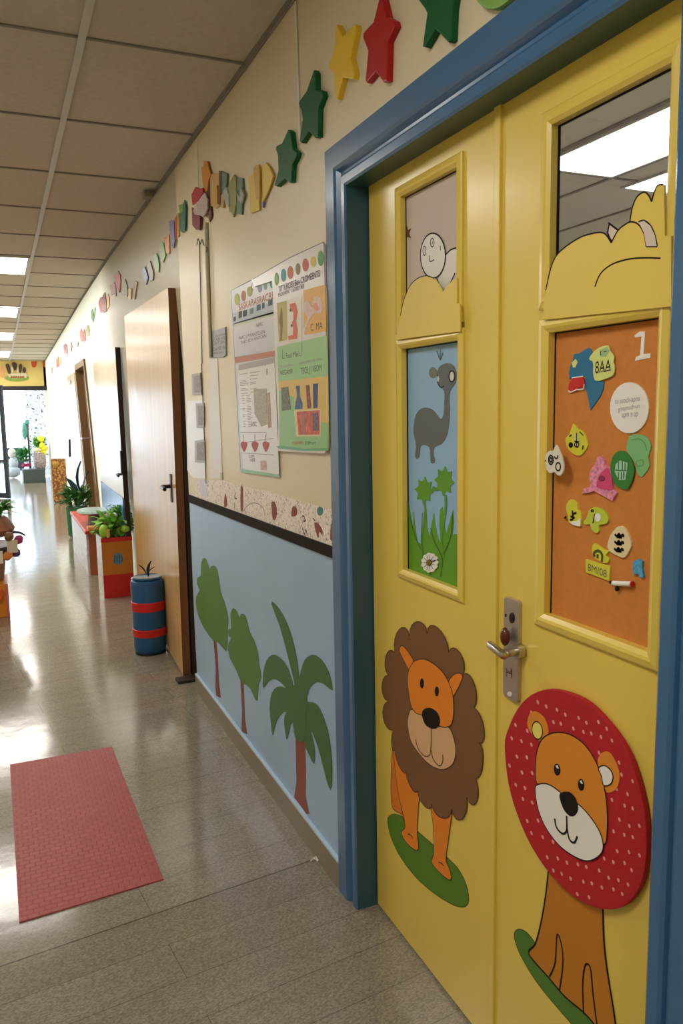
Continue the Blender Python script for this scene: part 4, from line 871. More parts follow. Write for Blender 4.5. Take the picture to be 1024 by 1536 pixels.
TEA = mat('card_teal', '#23705f', .4); LIM = mat('card_lime', '#6fa41e', .4); LAV = mat('card_lavender', '#6a6d9c', .4); BLU = mat('card_blue', '#2c5ba6', .4); OLD = mat('card_dark_olive', '#5d5a2c', .4); GR2 = mat('card_green', '#3f8f2c', .4); PNK = mat('card_pink', '#c35a78', .4); GRY = mat('card_grey', '#77726a', .4)
card('bright yellow folded paper pennant beside the green star', [(TG([(675,235),(748,170),(765,300),(780,545),(695,578)]), Y1, .002, 'left_fold'), (TG([(750,150),(770,118),(800,112),(808,170),(810,470),(775,430)]), Y2, .012, 'centre_fold'), (TG([(808,130),(850,92),(885,140),(918,225),(880,340),(815,480)]), Y1, .004, 'right_fold'), (TG([(795,470),(825,470),(815,525)]), LAV, .002, 'tassel')])
card('olive and silver folded paper pennant left of yellow one', [(TG([(490,300),(540,205),(560,235),(562,480),(535,615),(520,570),(495,560)]), OLV, .004, 'front_fold'), (TG([(568,235),(618,240),(620,330),(610,590),(560,580),(563,400)]), GRN, .002, 'back_fold'), (TG([(448,375),(475,325),(500,400),(500,520),(465,480)]), SIL, .009, 'wing'), (TG([(568,360),(605,430),(615,330),(645,400),(625,480),(595,450)]), SIL, .009, 'wing')])
card('dark edged grey folded pennant between tan and olive ones', [(TG([(402,170),(418,172),(415,490),(400,500)]), MAR, .006, 'spine'), (TG([(415,172),(472,200),(465,300),(445,400),(418,420)]), GRN, .003, 'fold'), (TG([(418,400),(450,380),(436,525),(410,522)]), TAN, .004, 'tail')])
card('wide tan paper pennant behind the orange figure', [(TG([(305,200),(395,195),(405,500),(360,530),(310,505)]), TAN, .002, 'fold'), (TG([(360,330),(388,310),(392,490),(372,480)]), Y2, .009, 'inner_fold')])
card('orange and maroon winged paper pennant, highest of cluster', [(TG([(228,145),(250,120),(255,72),(285,78),(300,150),(320,205),(300,250),(285,370),(262,372),(240,260)]), ORN, .006, 'front'), (TG([(290,160),(305,200),(305,400),(322,600),(300,660),(285,560),(280,380)]), MAR, .003, 'side')])
card('crumpled red and silver paper pennant below the orange figure', [(TG([(150,400),(190,325),(235,345),(262,335),(265,380),(215,460),(160,500)]), RED, .014, 'red_half'), (TG([(160,560),(200,470),(275,380),(300,440),(300,540),(262,610),(180,590)]), PAT, .012, 'silver_half'), (TG([(145,520),(180,560),(225,620),(220,740),(185,735),(150,690)]), mat('card_dark_red', '#7e2a30', .4, noise=.5, nscale=100), .010, 'tail')])
card('teal and lime paper pennant left of the red cluster', [(TG([(5,500),(45,488),(45,560),(18,580)]), LIM, .004, 'lime_flap'), (TG([(48,500),(65,450),(75,520),(70,740),(42,760),(20,740),(22,580),(45,570)]), TEA, .006, 'teal_flap')])
card('lavender blue pennant with red strip, left of the teal one', [(TH([(710,310),(738,296),(762,305),(770,520),(755,600),(728,575),(712,400)]), LAV, .006, 'blue_flap'), (TH([(763,285),(785,250),(780,500),(768,520)]), RED, .003, 'red_strip'), (TH([(783,250),(805,215),(808,470),(782,515)]), Y2, .001, 'gold_strip')])
one = lambda lab, q, m: card(lab, [(q, m, .002, 'card')])
one('orange narrow pennant between lavender and lime green ones', TH([(645,480),(672,490),(680,452),(700,452),(705,655),(690,668),(662,645)]), ORN)
one('lime green narrow pennant, third from the blue one', TH([(595,548),(612,533),(635,545),(657,680),(632,760),(610,690)]), LIM)
one('bright green narrow pennant next to the dark olive one', TH([(528,672),(555,660),(575,700),(588,790),(583,865),(558,862),(535,750)]), GR2)
one('dark olive narrow pennant right beside the royal blue one', TH([(460,762),(488,742),(505,800),(526,880),(520,955),(482,962),(470,850)]), OLD)
one('royal blue slanted narrow pennant above the wooden door', TH([(400,830),(430,805),(450,870),(467,925),(445,1002),(425,950)]), BLU)
one('thin brown pennant leaning right, over the wooden door', TH([(295,1150),(325,960),(347,972),(318,1165)]), mat('card_brown', '#9a7a4c', .5))
one('small golden pennant between the grey and brown pennants', TH([(247,1045),(285,1040),(278,1160),(250,1160)]), Y2)
one('grey narrow pennant left of small golden pennant', TH([(190,965),(212,940),(232,1010),(242,1080),(238,1137),(205,1115)]), GRY)
one('dusty red tall pennant with rounded top', TH([(100,905),(118,858),(135,850),(158,900),(163,960),(150,1088),(125,1050),(105,980)]), mat('card_dusty_red', '#b04a52', .4))
one('pink and grey crumpled pennant beside dusty red one', TH([(50,1010),(90,978),(108,1000),(112,1130),(98,1095),(60,1118)]), mat('card_pink_grey', '#a07c88', .4, noise=.4, nscale=60))
one('crimson pennant, larger of the pair beyond the dusty red one', TF([(693,530),(705,495),(720,490),(735,540),(733,600),(705,600)]), mat('card_crimson', '#9c2f3c', .4))
one('dark maroon thin pennant in front of the crimson one', TF([(724,480),(738,458),(747,520),(750,590),(735,600),(727,540)]), MAR)
one('mustard pennant at right of the dark maroon one', TF([(752,500),(760,470),(770,500),(765,560),(752,580)]), Y2)
one('small green far pennant with leaf shape', TF([(641,590),(650,575),(662,635),(655,668),(643,640)]), GR2)
one('tiny pale green pennant above the small leaf shaped one', TF([(662,600),(666,562),(671,575),(664,628)]), LIM)
one('orange far pennant left of a red far pennant', TF([(559,740),(570,712),(582,735),(582,802),(566,802)]), mat('card_bright_orange', '#d8642a', .4))
one('far red pennant between orange and yellow far pennants', TF([(584,735),(593,715),(600,735),(600,795),(588,806)]), RED)
one('far yellow green pennant right of the far red pennant', TF([(605,705),(618,688),(630,720),(625,765),(610,770)]), mat('card_yellow_green', '#b9b438', .4))
one('far pink pennant shaped like a shirt', TF([(445,830),(458,816),(472,825),(476,880),(470,902),(464,885),(450,888)]), PNK)
one('far thin grey pennant right of the pink shirt', TF([(495,812),(500,803),(507,825),(505,872),(498,872)]), GRY)
one('far tiny grey pennant beneath wall panel', TF([(540,812),(550,805),(553,825),(546,840),(540,838)]), GRY)
one('far orange pennant close to the corridor end', TF([(395,930),(410,905),(414,975),(398,985)]), mat('card_bright_orange', '#d8642a', .4))
one('far peach pennant next to the last orange pennant', TF([(413,912),(428,908),(430,962),(416,970)]), mat('card_peach', '#e2a878', .4))
one('last tan pennant before the yellow end wall', TF([(360,985),(369,980),(370,1010),(362,1032)]), TAN)
def endplane(px): return [YP(u, v, YEND-.002) for u, v in px]
def eart(name, px, m, parent, t=.004, off=0, smooth=0):
    if smooth: px = smooth_closed(px, smooth)
    bm = bmesh.new(); prism(bm, endplane(px), t, off, 0, Vector((0,1,0))); return obj(name, bm, m, parent)
OR2 = mat('bunting_orange_red', '#d4542f', .5)
tag(eart('bunting_flag', TF([(217,941),(258,941),(252,978),(236,986),(222,976)]), OR2, None), 'orange red bunting flag on end wall, farther from the corner', 'bunting flag', None)
tag(eart('bunting_flag', TF([(297,941),(329,941),(326,974),(312,982),(300,972)]), OR2, None), 'orange red bunting flag on end wall, touching the corner', 'bunting flag', None)
TE = lambda p: TR(0, 520, 6.4, p)
es = thing('end_wall_sign', 'green oval sign with dark feathers on the yellow end wall', 'sign', YP(25, 573, YEND-.01))
eart('oval_base', TE(oval(160,300,118,34)), mat('olive_green_sign', '#7f9a3a', .5), es, t=.02)
eart('peach_patch', TE([(2,195),(40,195),(50,290),(2,290)]), mat('peach_patch', '#e0a86a', .6), es, t=.004, smooth=2)
for q in ([(52,175),(88,170),(102,250),(80,258)], [(112,155),(158,158),(160,200),(138,232)], [(180,180),(200,165),(212,190),(200,250),(180,240)], [(220,210),(235,195),(250,215),(245,250),(222,250)]): eart('feather', TE(q), mat('dark_feather', '#4a342c', .6), es, t=.012, off=.02, smooth=2)
for q in ([(105,200),(120,190),(130,240),(112,260)], [(165,200),(175,190),(180,250),(160,250)]): eart('pale_feather', TE(q), M_cream, es, t=.01, off=.02)
eart('letter_band', TE([(70,262),(250,250),(262,280),(250,300),(110,305),(80,290)]), mat('sign_band', '#d7cfb0', .6), es, t=.006, off=.021)
cu = [TE([(105+22*k, 300), (112+22*k, 284), (120+22*k, 298)]) for k in range(6)]
bm = bmesh.new()
for c in cu:
    for a, b in zip(c, c[1:]):
        P = [YP(*a, YEND-.034), YP(*b, YEND-.034)]; tube(bm, P, .012, 4)
obj('sign_letters', bm, mat('sign_red_brown', '#a5573c', .6), es)

# ------------------------------------------------------------------ ceiling lights
def light(label, x0, x1, y0, y1, zc, emis, name='ceiling_light', grp='ceiling light panels'):
    th = thing(name, label, 'ceiling light', ((x0+x1)/2, (y0+y1)/2, zc-.012), grp)
    bm = bmesh.new(); f = .018
    box(bm, x0, x1, y0, y0+f, zc-.012, zc-.001); box(bm, x0, x1, y1-f, y1, zc-.012, zc-.001); box(bm, x0, x0+f, y0+f, y1-f, zc-.012, zc-.001); box(bm, x1-f, x1, y0+f, y1-f, zc-.012, zc-.001)
    obj('frame', bm, M_grid, th)
    m = mat('light_diffuser_%g' % emis, '#fffaf2', .5, emit=emis)
    obj('diffuser', B(x0+f, x1-f, y0+f, y1-f, zc-.009, zc-.002), m, th)
XR = .322
for lab, a, b in (('ceiling light panel nearest in view', 6.74, 7.55), ('second lit ceiling panel from the camera', 9.84, 10.75), ('third lit ceiling panel along the corridor', 12.75, 13.8), ('fourth and farthest lit ceiling panel', 16.0, 17.5)):
    light(lab, -.95, XR, a, b, czh((a+b)/2)-.004*(a > 9), PANEL)
for y, lb in ((-2.4, 'added unseen light panel nearest the back wall behind the camera'), (.5, 'added unseen light panel left of the yellow double doors'), (3.7, 'added unseen light panel left of the cream poster wall')): light(lb, -1.0+.02, -.12, y, y+.72, 2.7, PANEL, grp='added unseen light panels')  # out-of-view panels added to light the near corridor
light('classroom light panel seen through the wide upper window', 2.585, 3.105, 1.5, 3.45, 2.7, ROOM_PANEL, grp='classroom light panels')
light('second classroom light panel behind the first, partly hidden', 3.30, 3.9, 1.5, 3.60, 2.7, ROOM_PANEL, grp='classroom light panels')

# ------------------------------------------------------------------ red floor mat
def mat_tex():
    m = bpy.data.materials.new('red_woven_mat'); m.use_nodes = True; nt = m.node_tree; L = nt.links.new; b = nt.nodes['Principled BSDF']; b.inputs['Roughness'].default_value = .55
    tc = nt.nodes.new('ShaderNodeTexCoord'); br = nt.nodes.new('ShaderNodeTexBrick'); br.inputs['Scale'].default_value = 1; br.inputs['Brick Width'].default_value = .034; br.inputs['Row Height'].default_value = .024; br.inputs['Mortar Size'].default_value = .0035; br.inputs['Mortar Smooth'].default_value = 1
    br.inputs['Color1'].default_value = hexc('#a94a48'); br.inputs['Color2'].default_value = hexc('#a04140'); br.inputs['Mortar'].default_value = hexc('#963b3d')
    L(tc.outputs['Object'], br.inputs['Vector']); L(br.outputs['Color'], b.inputs['Base Color'])
    bp = nt.nodes.new('ShaderNodeBump'); bp.inputs['Strength'].default_value = .25; bp.inputs['Distance'].default_value = .004; bp.invert = True; L(br.outputs['Fac'], bp.inputs['Height']); L(bp.outputs[0], b.inputs['Normal'])
    return m
bm = bmesh.new(); prism(bm, [FL(15,1148), FL(168,1121), FL(245,1320), FL(29,1385)], .004, 0, 0, Vector((0,0,-1)))
tag(obj('floor_mat', bm, mat_tex()), 'red rectangular textured mat lying on the corridor floor', 'mat')
bm = bmesh.new()
for a, b in (((466,1291),(472,1286)), ((470,1288),(480,1290)), ((474,1284),(476,1292))):
    tube(bm, [FL(*a, .006), FL(*b, .006)], .0022, 5)
tag(obj('paper_scrap', bm, M_white), 'tiny white scrap on the floor by the skirting', 'scrap')

# ------------------------------------------------------------------ open wooden doors along the wall
def wood_mat(name, col, rough=.22, amt=.10):
    m = bpy.data.materials.new(name); m.use_nodes = True; nt = m.node_tree; L = nt.links.new; b = nt.nodes['Principled BSDF']; b.inputs['Roughness'].default_value = rough
    b.inputs['Coat Weight'].default_value = .15; b.inputs['Coat Roughness'].default_value = .2
    tc = nt.nodes.new('ShaderNodeTexCoord'); mp = nt.nodes.new('ShaderNodeMapping'); mp.inputs['Scale'].default_value = (8, 8, .35); L(tc.outputs['Object'], mp.inputs[0])
    n = nt.nodes.new('ShaderNodeTexNoise'); n.inputs['Scale'].default_value = 3; n.inputs['Detail'].default_value = 7; n.inputs['Distortion'].default_value = .4; L(mp.outputs[0], n.inputs['Vector'])
    r = nt.nodes.new('ShaderNodeMapRange'); r.inputs[1].default_value = .3; r.inputs[2].default_value = .7; r.inputs[3].default_value = 1-amt; r.inputs[4].default_value = 1+amt; L(n.outputs['Fac'], r.inputs[0])
    mx = nt.nodes.new('ShaderNodeMix'); mx.data_type = 'RGBA'; mx.blend_type = 'MULTIPLY'; mx.inputs[0].default_value = 1; mx.inputs[6].default_value = hexc(col); L(r.outputs[0], mx.inputs[7]); L(mx.outputs[2], b.inputs['Base Color'])
    bp = nt.nodes.new('ShaderNodeBump'); bp.inputs['Strength'].default_value = .08; bp.inputs['Distance'].default_value = .02; L(n.outputs['Fac'], bp.inputs['Height']); L(bp.outputs[0], b.inputs['Normal'])
    return m
W_tan = wood_mat('light_oak_veneer', '#cda66c', .36); W_edge = wood_mat('dark_oak_edge', '#7a4a22', .5); W_pale = wood_mat('pale_laminate', '#d9cdb8', .32, .05); M_brown = mat('brown_frame', '#7a5c3c', .4)
M_dkb = mat('edge_and_gap_shade_brown', '#2c1a12', .6)  # dark leaf edge, and painted shade in the gap behind the near leaf
def leafdoor(root, q, th, mface, medge):
    """q: near-bottom, near-top, far-top, far-bottom of the face, th: thickness towards the wall"""
    v = [Vector(p) for p in q]; bm = bmesh.new()
    f = [bm.verts.new(p) for p in v]; d = Vector((th, .006, 0)); k = [bm.verts.new(p+d) for p in v]
    bm.faces.new(f); bm.faces.new(k[::-1])
    for i in range(4):
        fc = bm.faces.new((f[i], k[i], k[(i+1) % 4], f[(i+1) % 4])); fc.material_index = 1
    return obj('leaf', bm, [mface, medge], root)
def lever(root, p, s=1.0, m=M_dark):
    bm = bmesh.new(); box(bm, p[0]-.008*s, p[0]+.002, p[1]-.022*s, p[1]+.022*s, p[2]-.09*s, p[2]+.07*s, bevel=.003); obj('handle_plate', bm, m, root)
    bm = bmesh.new(); tube(bm, [(p[0], p[1], p[2]), (p[0]-.055*s, p[1], p[2]), (p[0]-.06*s, p[1]-.02*s, p[2]), (p[0]-.06*s, p[1]-.11*s, p[2]-.005)], .011*s, 8); obj('handle', bm, m, root, smooth=True)
d3 = bpy.data.objects.new('door_3', None); COL.objects.link(d3); d3.location = (.93, 5.3, 0); d3['kind'] = 'structure'
q = [Vector((.865,4.30,.012)), Vector((.880,4.30,YP(262,432,4.30).z)), YP(194,475,6.05), YP(207,886,6.25)]
q[3].z = .012; q[2].x = min(q[2].x, wallx(6.05, 2.15)-.012)
leafdoor(d3, q, .045, W_tan, W_edge)
nb = [Vector((q[0].x+.055, 4.44, .012)), Vector((q[1].x+.05, 4.44, q[1].z))]
bm = bmesh.new(); box(bm, q[0].x+.058, q[0].x+.08, 4.31, 4.37, 0, q[1].z-.005); obj('gap_shade_strip', bm, M_dkb, d3)  # dark strip stands in for shade in the gap behind the leaf
lever(d3, (.876, 4.43, 1.075), 1.0, mat('dark_bronze', '#3a2420', .35, metal=.7))
tag(obj('door_stop', B(q[0].x-.05, q[0].x+.06, 4.19, 4.27, 0, .016, bevel=.004), mat('dark_brown_rubber', '#2d1d15', .6)), 'small dark brown doorstop at foot of near wooden door', 'doorstop')
d4 = bpy.data.objects.new('door_4', None); COL.objects.link(d4); d4.location = (.94, 7.2, 0); d4['kind'] = 'structure'
q4 = [YP(207,898,6.45), YP(187,521,6.45), YP(143,546,8.2), YP(150,800,8.2)]; q4[0].z = .012; q4[3].z = .012; 
for p_ in (q4[1], q4[2]): p_.x = min(p_.x, wallx(p_.y, p_.z)-.045)
q4[0].x = q4[1].x+.01; q4[3].x = q4[2].x+.03
leafdoor(d4, q4, .04, W_pale, M_dkb)
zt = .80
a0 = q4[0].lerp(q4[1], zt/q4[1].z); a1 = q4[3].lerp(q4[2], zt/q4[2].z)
bm = bmesh.new(); prism(bm, [q4[0]+Vector((0,.01,.01)), a0+Vector((0,.01,0)), a1, q4[3]+Vector((0,0,.01))], .004, .005); obj('blue_glare_panel', bm, mat('blue_glare_paint', '#3f78bd', .25, noise=.1, nscale=3), d4, label='painted blue glare on lower leaf')  # blue glare on the glossy leaf, painted as a coloured panel
hp4 = YP(191, 711, 6.5); lever(d4, (hp4.x-.03, hp4.y, hp4.z), .9)
bm = B(hp4.x-.06, hp4.x-.03, 6.40, 6.44, 1.0, 1.19, bevel=.004); obj('latch_plate', bm, M_dark, d4)
d5 = bpy.data.objects.new('door_5', None); COL.objects.link(d5); d5.location = (1.0, 10, 0); d5['kind'] = 'structure'
def wx_box(bm, y0, y1, z0, z1, o0, o1):
    vs = [bm.verts.new((wallx(y, z)+o, y, z)) for o in (o0, o1) for y in (y0, y1) for z in (z0, z1)]
    for k in ((0,1,3,2),(4,6,7,5),(0,4,5,1),(2,3,7,6),(0,2,6,4),(1,5,7,3)): bm.faces.new([vs[i] for i in k])
bm = bmesh.new(); wx_box(bm, DY0-.07, DY0, 0, DZ+.07, -.02, .1); wx_box(bm, DY1, DY1+.07, 0, DZ+.07, -.02, .1); wx_box(bm, DY0, DY1, DZ, DZ+.07, -.02, .1)
obj('frame', bm, M_brown, d5)
bm = bmesh.new(); wx_box(bm, DY0, DY1, 0, DZ, .07, .10); obj('leaf', bm, mat('brown_door', '#8d7556', .4), d5)
bm = bmesh.new(); wx_box(bm, DY0+.1, DY0+.6, DZ-.42, DZ-.08, .06, .072); obj('upper_panel', bm, W_pale, d5)
p5 = YP(128, 658, 9.9); bm = bmesh.new(); tube(bm, [(p5.x+.06, 9.9, p5.z), (p5.x-.03, 9.9, p5.z), (p5.x-.04, 10.02, p5.z)], .014, 8); obj('handle', bm, M_chrome, d5)
d6 = bpy.data.objects.new('door_6', None); COL.objects.link(d6); d6.location = (1.0, 11.4, 0); d6['kind'] = 'structure'
bm = bmesh.new(); wx_box(bm, 10.75, 11.9, .01, 2.0, -.03, .0); obj('leaf', bm, W_pale, d6)
p6 = YP(111, 672, 11.3); bm = bmesh.new(); tube(bm, [(p6.x-.05, 11.3, p6.z+.12), (p6.x-.06, 11.3, p6.z-.12)], .014, 8); obj('handle', bm, M_dark, d6)
tag(art('faint_notice', TF([(505,1040+30),(512,1068),(512,1100),(505,1102)]), None, mat('pale_lilac_print', '#cfc8d4', .4), None, t=.004, off=.034), 'faint pale notice on the far door', 'notice')

# ------------------------------------------------------------------ blue and red canister
cn = thing('storage_canister', 'blue canister with two red bands standing by the wooden door', 'canister', (.782, 4.86, 0))
cx_, cy_, rr = .782, 4.86, .100
M_nv = mat('canister_blue', '#16517f', .28); M_rb = mat('canister_red', '#c81f1c', .35)
prof = [(rr-.012,.012),(rr-.002,.03),(rr,.06),(rr,.445),(rr-.004,.462),(rr-.014,.47)]
bm = bmesh.new(); lathe(bm, cx_, cy_, prof, 32); obj('body', bm, M_nv, cn, smooth=True)
for z0, z1 in ((.115,.165), (.275,.335)):
    bm = bmesh.new(); lathe(bm, cx_, cy_, [(rr-.002,z0),(rr+.003,z0+.003),(rr+.003,z1-.003),(rr-.002,z1)], 32, cap=False); obj('band', bm, M_rb, cn, smooth=True)
bm = bmesh.new(); lathe(bm, cx_, cy_, [(rr-.02,.0),(rr-.006,.002),(rr-.006,.014),(rr-.02,.014)], 32); obj('base_ring', bm, mat('black_rubber', '#16191c', .5), cn, smooth=True)
bm = bmesh.new(); lathe(bm, cx_, cy_, [(rr-.012,.470),(rr-.006,.476),(rr-.014,.484),(rr-.03,.48),(.02,.476)], 32); obj('lid', bm, mat('lid_blue', '#1c4a6c', .15), cn, smooth=True)
bm = bmesh.new(); leaf(bm, (cx_+.01, cy_, .48), (cx_+.03, cy_, .58), .05); leaf(bm, (cx_, cy_, .49), (cx_-.045, cy_, .56), .03); leaf(bm, (cx_+.005, cy_+.01, .49), (cx_+.05, cy_, .54), .03); bmesh.ops.solidify(bm, geom=bm.faces[:], thickness=.004); obj('leaf_knob', bm, mat('deep_blue_leaf', '#21456b', .3), cn)

# ------------------------------------------------------------------ orange and red planter box
y0 = 6.45; x0, x1 = YP(160,884,y0).x, .935
bx = thing('toy_box', 'orange and red open box with blue emblem holding green plants', 'box', ((x0+x1)/2, y0+.15, 0))
zb = YP(175, 806, y0).z; h_ = zb
M_bo = mat('box_orange', '#c0741f', .5); M_br = mat('box_red', '#c2201a', .5); M_bw = mat('box_side_white', '#cfc8c4', .35, noise=.25, nscale=25)
bm = bmesh.new(); box(bm, x0-.02, x0-.005, y0+.02, y0+.38, 0, h_); obj('side_panel', bm, M_bw, bx); bm = bmesh.new(); box(bm, x1-.015, x1, y0+.02, y0+.38, 0, h_); box(bm, x0-.005, x1-.015, y0+.36, y0+.38, 0, h_); box(bm, x0-.005, x1-.015, y0+.02, y0+.36, 0, .01); obj('side_panel', bm, M_br, bx)
obj('front_panel', B(x0-.02, x1, y0, y0+.02, h_*.385, h_*.93, bevel=.002), M_bo, bx, label='orange front panel')
obj('lower_panel', B(x0-.02, x1, y0, y0+.02, 0, h_*.385, bevel=.002), M_br, bx, label='red lower panel')
obj('rim', B(x0-.022, x1+.002, y0-.003, y0+.022, h_*.93, h_, bevel=.002), M_br, bx, label='red rim')
ec = YP(177, 838, y0-.002); eb = bmesh.new(); P = [Vector((ec.x+.042*math.cos(a)*(1 if abs(math.cos(a)) < .7 else .95), y0, ec.z+.052*math.sin(a))) for a in [2*math.pi*i/16 for i in range(16)]]
prism(eb, P, .003, 0, 0, Vector((0,1,0))); em = obj('emblem', eb, mat('emblem_blue_grey', '#6d8a9c', .5), bx)
eb = bmesh.new()
for k in range(4): tube(eb, [(ec.x-.03+.02*k, y0-.004, ec.z-.035+.01*(k % 2)), (ec.x-.025+.018*k, y0-.004, ec.z+.03)], .0035, 5)
obj('emblem_marks', eb, mat('emblem_navy', '#2c5a86', .5), em)
gp = thing('leafy_plant', 'leafy green plant filling the orange and red box', 'plant', ((x0+x1)/2, y0+.2, h_-.05))
obj('foliage', foliage(((x0+x1)/2+.02, y0+.17, h_-.02), .17, .22, 130, .11, .055), mat('salad_green', '#86bd4c', .5, noise=.25, nscale=20), gp)
obj('foliage', foliage(((x0+x1)/2+.08, y0+.25, h_+.06), .10, .2, 90, .09, .03), mat('herb_green', '#5a9c3c', .5, noise=.25, nscale=20), gp)
for (px, py, rx, rz, lab) in ((156, 797, .042, .058, 'large round green leaf ball at left rim of the box'), (188, 793, .038, .034, 'pale green pear shaped fruit on the right rim of box')):
    c = YP(px, py, y0+.02); fo = thing('toy_fruit', lab, 'toy fruit', (c.x, c.y, c.z-rz)); bm = bmesh.new(); blob(bm, c, rx, rx*.9, rz); obj('flesh', bm, mat('fruit_green', '#98c93f', .35), fo, smooth=True)
    bm = bmesh.new(); tube(bm, [(c.x, c.y, c.z+rz*.8), (c.x+.012, c.y-.01, c.z+rz*1.3)], .006, 6); obj('stalk', bm, M_brown, fo)
c = YP(162, 801, y0-.01); bm = bmesh.new(); lathe(bm, c.x, c.y, [(.012,c.z-.03),(.017,c.z-.01),(.013,c.z+.02),(.018,c.z+.035)], 10); tag(obj('toy_peg', bm, mat('peg_cream', '#d8b96a', .5), smooth=True), 'small cream peg standing at the box rim', 'toy')
c = YP(172, 776, y0+.12); bm = bmesh.new(); blob(bm, c, .026, .026, .04); tag(obj('toy_egg', bm, mat('egg_white', '#dfe3d2', .4), smooth=True), 'white egg shape among the box leaves', 'toy')

# red patterned chest behind it
c1 = YP(149, 857, 7.45); y1 = 7.45
ch = thing('toy_chest', 'low chest with red patterned top and white side behind orange box', 'chest', (.80, 8.1, 0))
zt2 = YP(140, 800, y1).z; xa = YP(136, 862, y1).x; xb = .90
obj('front_panel', B(xa, xb, y1, y1+.02, 0, zt2), mat('chest_orange', '#b3602a', .5), ch); obj('side_panel', B(xa-.02, xa, y1, 9.0, 0, zt2), M_bw, ch, label='white patterned side')
obj('back_panel', B(xa, xb, 8.98, 9.0, 0, zt2), MATS['chest_orange'], ch)
bm = bmesh.new(); v = [(xa-.03,7.42,zt2),(xb,7.42,zt2),(xb,9.02,zt2),(xa-.03,9.02,zt2)]; prism(bm, v, .03, 0, .006, Vector((0,0,-1))); obj('lid', bm, mat('red_patterned_cover', '#bf3d32', .4, noise=.5, nscale=25), ch, label='red patterned lid')
c = YP(158, 763, 7.9); zz = c.z
st = thing('round_stool', 'pale mint round topped stool against the painted blue glare of the door', 'stool', (.80, 7.75, zt2))
bm = bmesh.new(); lathe(bm, .79, 7.84, [(.01,zz-.02),(.14,zz-.02),(.155,zz-.008),(.15,zz+.006),(.01,zz+.010)], 28, sy=1.5); obj('top', bm, mat('mint_speckled', '#a6c0b4', .35, noise=.15, nscale=40), st, smooth=True)
bm = bmesh.new(); lathe(bm, .79, 7.84, [(.06,zt2+.03),(.05,zz-.05),(.08,zz-.02)], 20); obj('pedestal', bm, mat('stool_grey', '#8b928e', .5), st, smooth=True)
obj_c = YP(137, 781, 7.5)
bm = bmesh.new(); box(bm, xa+.0, xa+.09, 7.44, 7.56, zt2+.03, zt2+.06, bevel=.004); tag(obj('picture_book', bm, mat('book_orange', '#e0a05c', .4)), 'small orange book lying on the red patterned lid', 'book')

# green planter with dark leaves
yg = 9.9; c = YP(118, 790, yg); 
pg = thing('potted_plant', 'bushy green plant in green tub between chest and basket', 'potted plant', (.80, yg, 0))
gx = YP(117, 790, yg).x-.0
bm = bmesh.new(); lathe(bm, gx, yg, [(.10,.01),(.12,.03),(.13,.36),(.12,.38)], 24); obj('tub', bm, mat('tub_green', '#2c6a40', .35), pg, smooth=True)
obj('foliage', foliage((gx+.01, yg, .36), .2, .3, 160, .13, .04), mat('bush_green', '#437f40', .6, noise=.3, nscale=15), pg)
bm = bmesh.new(); leaf(bm, (gx+.04, yg-.1, .55), (gx+.06, yg-.12, .92), .13); leaf(bm, (gx+.02, yg-.1, .5), (gx-.12, yg-.12, .74), .11); leaf(bm, (gx+.08, yg-.08, .5), (gx+.15, yg-.1, .8), .10); obj('blue_leaf', bm, mat('blue_green_leaf', '#1f4a5c', .35), pg, label='dark blue green pointed leaves')
# woven basket
yb = 13.9; bxx = min(.885, YP(95, 745, yb).x)
wb = thing('woven_basket', 'tall golden woven cylinder basket against the far white wall', 'basket', (bxx, yb, 0))
def weave():
    m = mat('golden_weave', '#c08a48', .6); nt = m.node_tree; b = nt.nodes['Principled BSDF']; tc = nt.nodes.new('ShaderNodeTexCoord'); v = nt.nodes.new('ShaderNodeTexVoronoi'); v.inputs['Scale'].default_value = 28
    r = nt.nodes.new('ShaderNodeValToRGB'); e = r.color_ramp.elements; e[0].position = .15; e[0].color = hexc('#d9a765'); e[1].position = .6; e[1].color = hexc('#7a4a20')
    nt.links.new(tc.outputs['Object'], v.inputs['Vector']); nt.links.new(v.outputs['Distance'], r.inputs[0]); nt.links.new(r.outputs[0], b.inputs['Base Color']); return m
hb = YP(93, 688, yb).z
bm = bmesh.new(); lathe(bm, bxx, yb, [(.09,0),(.115,.03),(.118,.3),(.118,hb-.02),(.122,hb),(.10,hb),(.10,hb-.1)], 26); obj('body', bm, weave(), wb, smooth=True)
bm = bmesh.new(); lathe(bm, bxx, yb, [(.085,.0),(.10,.0),(.112,.06),(.09,.07)], 20); obj('base', bm, M_brown, wb, smooth=True)
bm = bmesh.new(); blob(bm, (bxx-.05, yb-.1, hb-.08), .05, .03, .05, jit=.1); tag(obj('ribbon_bow', bm, mat('olive_ribbon', '#a9882a', .5)), 'olive ribbon bow on the golden basket rim', 'bow')

# ------------------------------------------------------------------ far planter group
yt = 18.1
tp = thing('planter_trough', 'dark grey planter trough on the floor at the corridor end', 'planter', (.66, yt, 0))
a = YP(34, 703, yt).x; b = YP(69, 703, yt).x
bm = bmesh.new(); box(bm, a, b-.02, yt, yt+.3, 0, .27, bevel=.01); obj('trough', bm, mat('planter_dark_grey', '#3d4a4c', .4), tp)
obj('rim', B(a-.01, b-.01, yt-.01, yt+.31, .27, .30), mat('planter_rim', '#556064', .4), tp)
def plant(name, label, cat, px, py, y, rad, h, n, L, wd, col):
    c = YP(px, py, y); t_ = thing(name, label, cat, (c.x, y, c.z)); obj('foliage', foliage((c.x, y, c.z), rad, h, n, L, wd), mat('foliage_'+col[1:], col, .5, noise=.2, nscale=15), t_); return t_, c
plant('flowering_plant', 'pink flowers at the left of the dark trough', 'flowers', 40, 701, yt+.12, .11, .08, 70, .07, .045, '#d05a92')
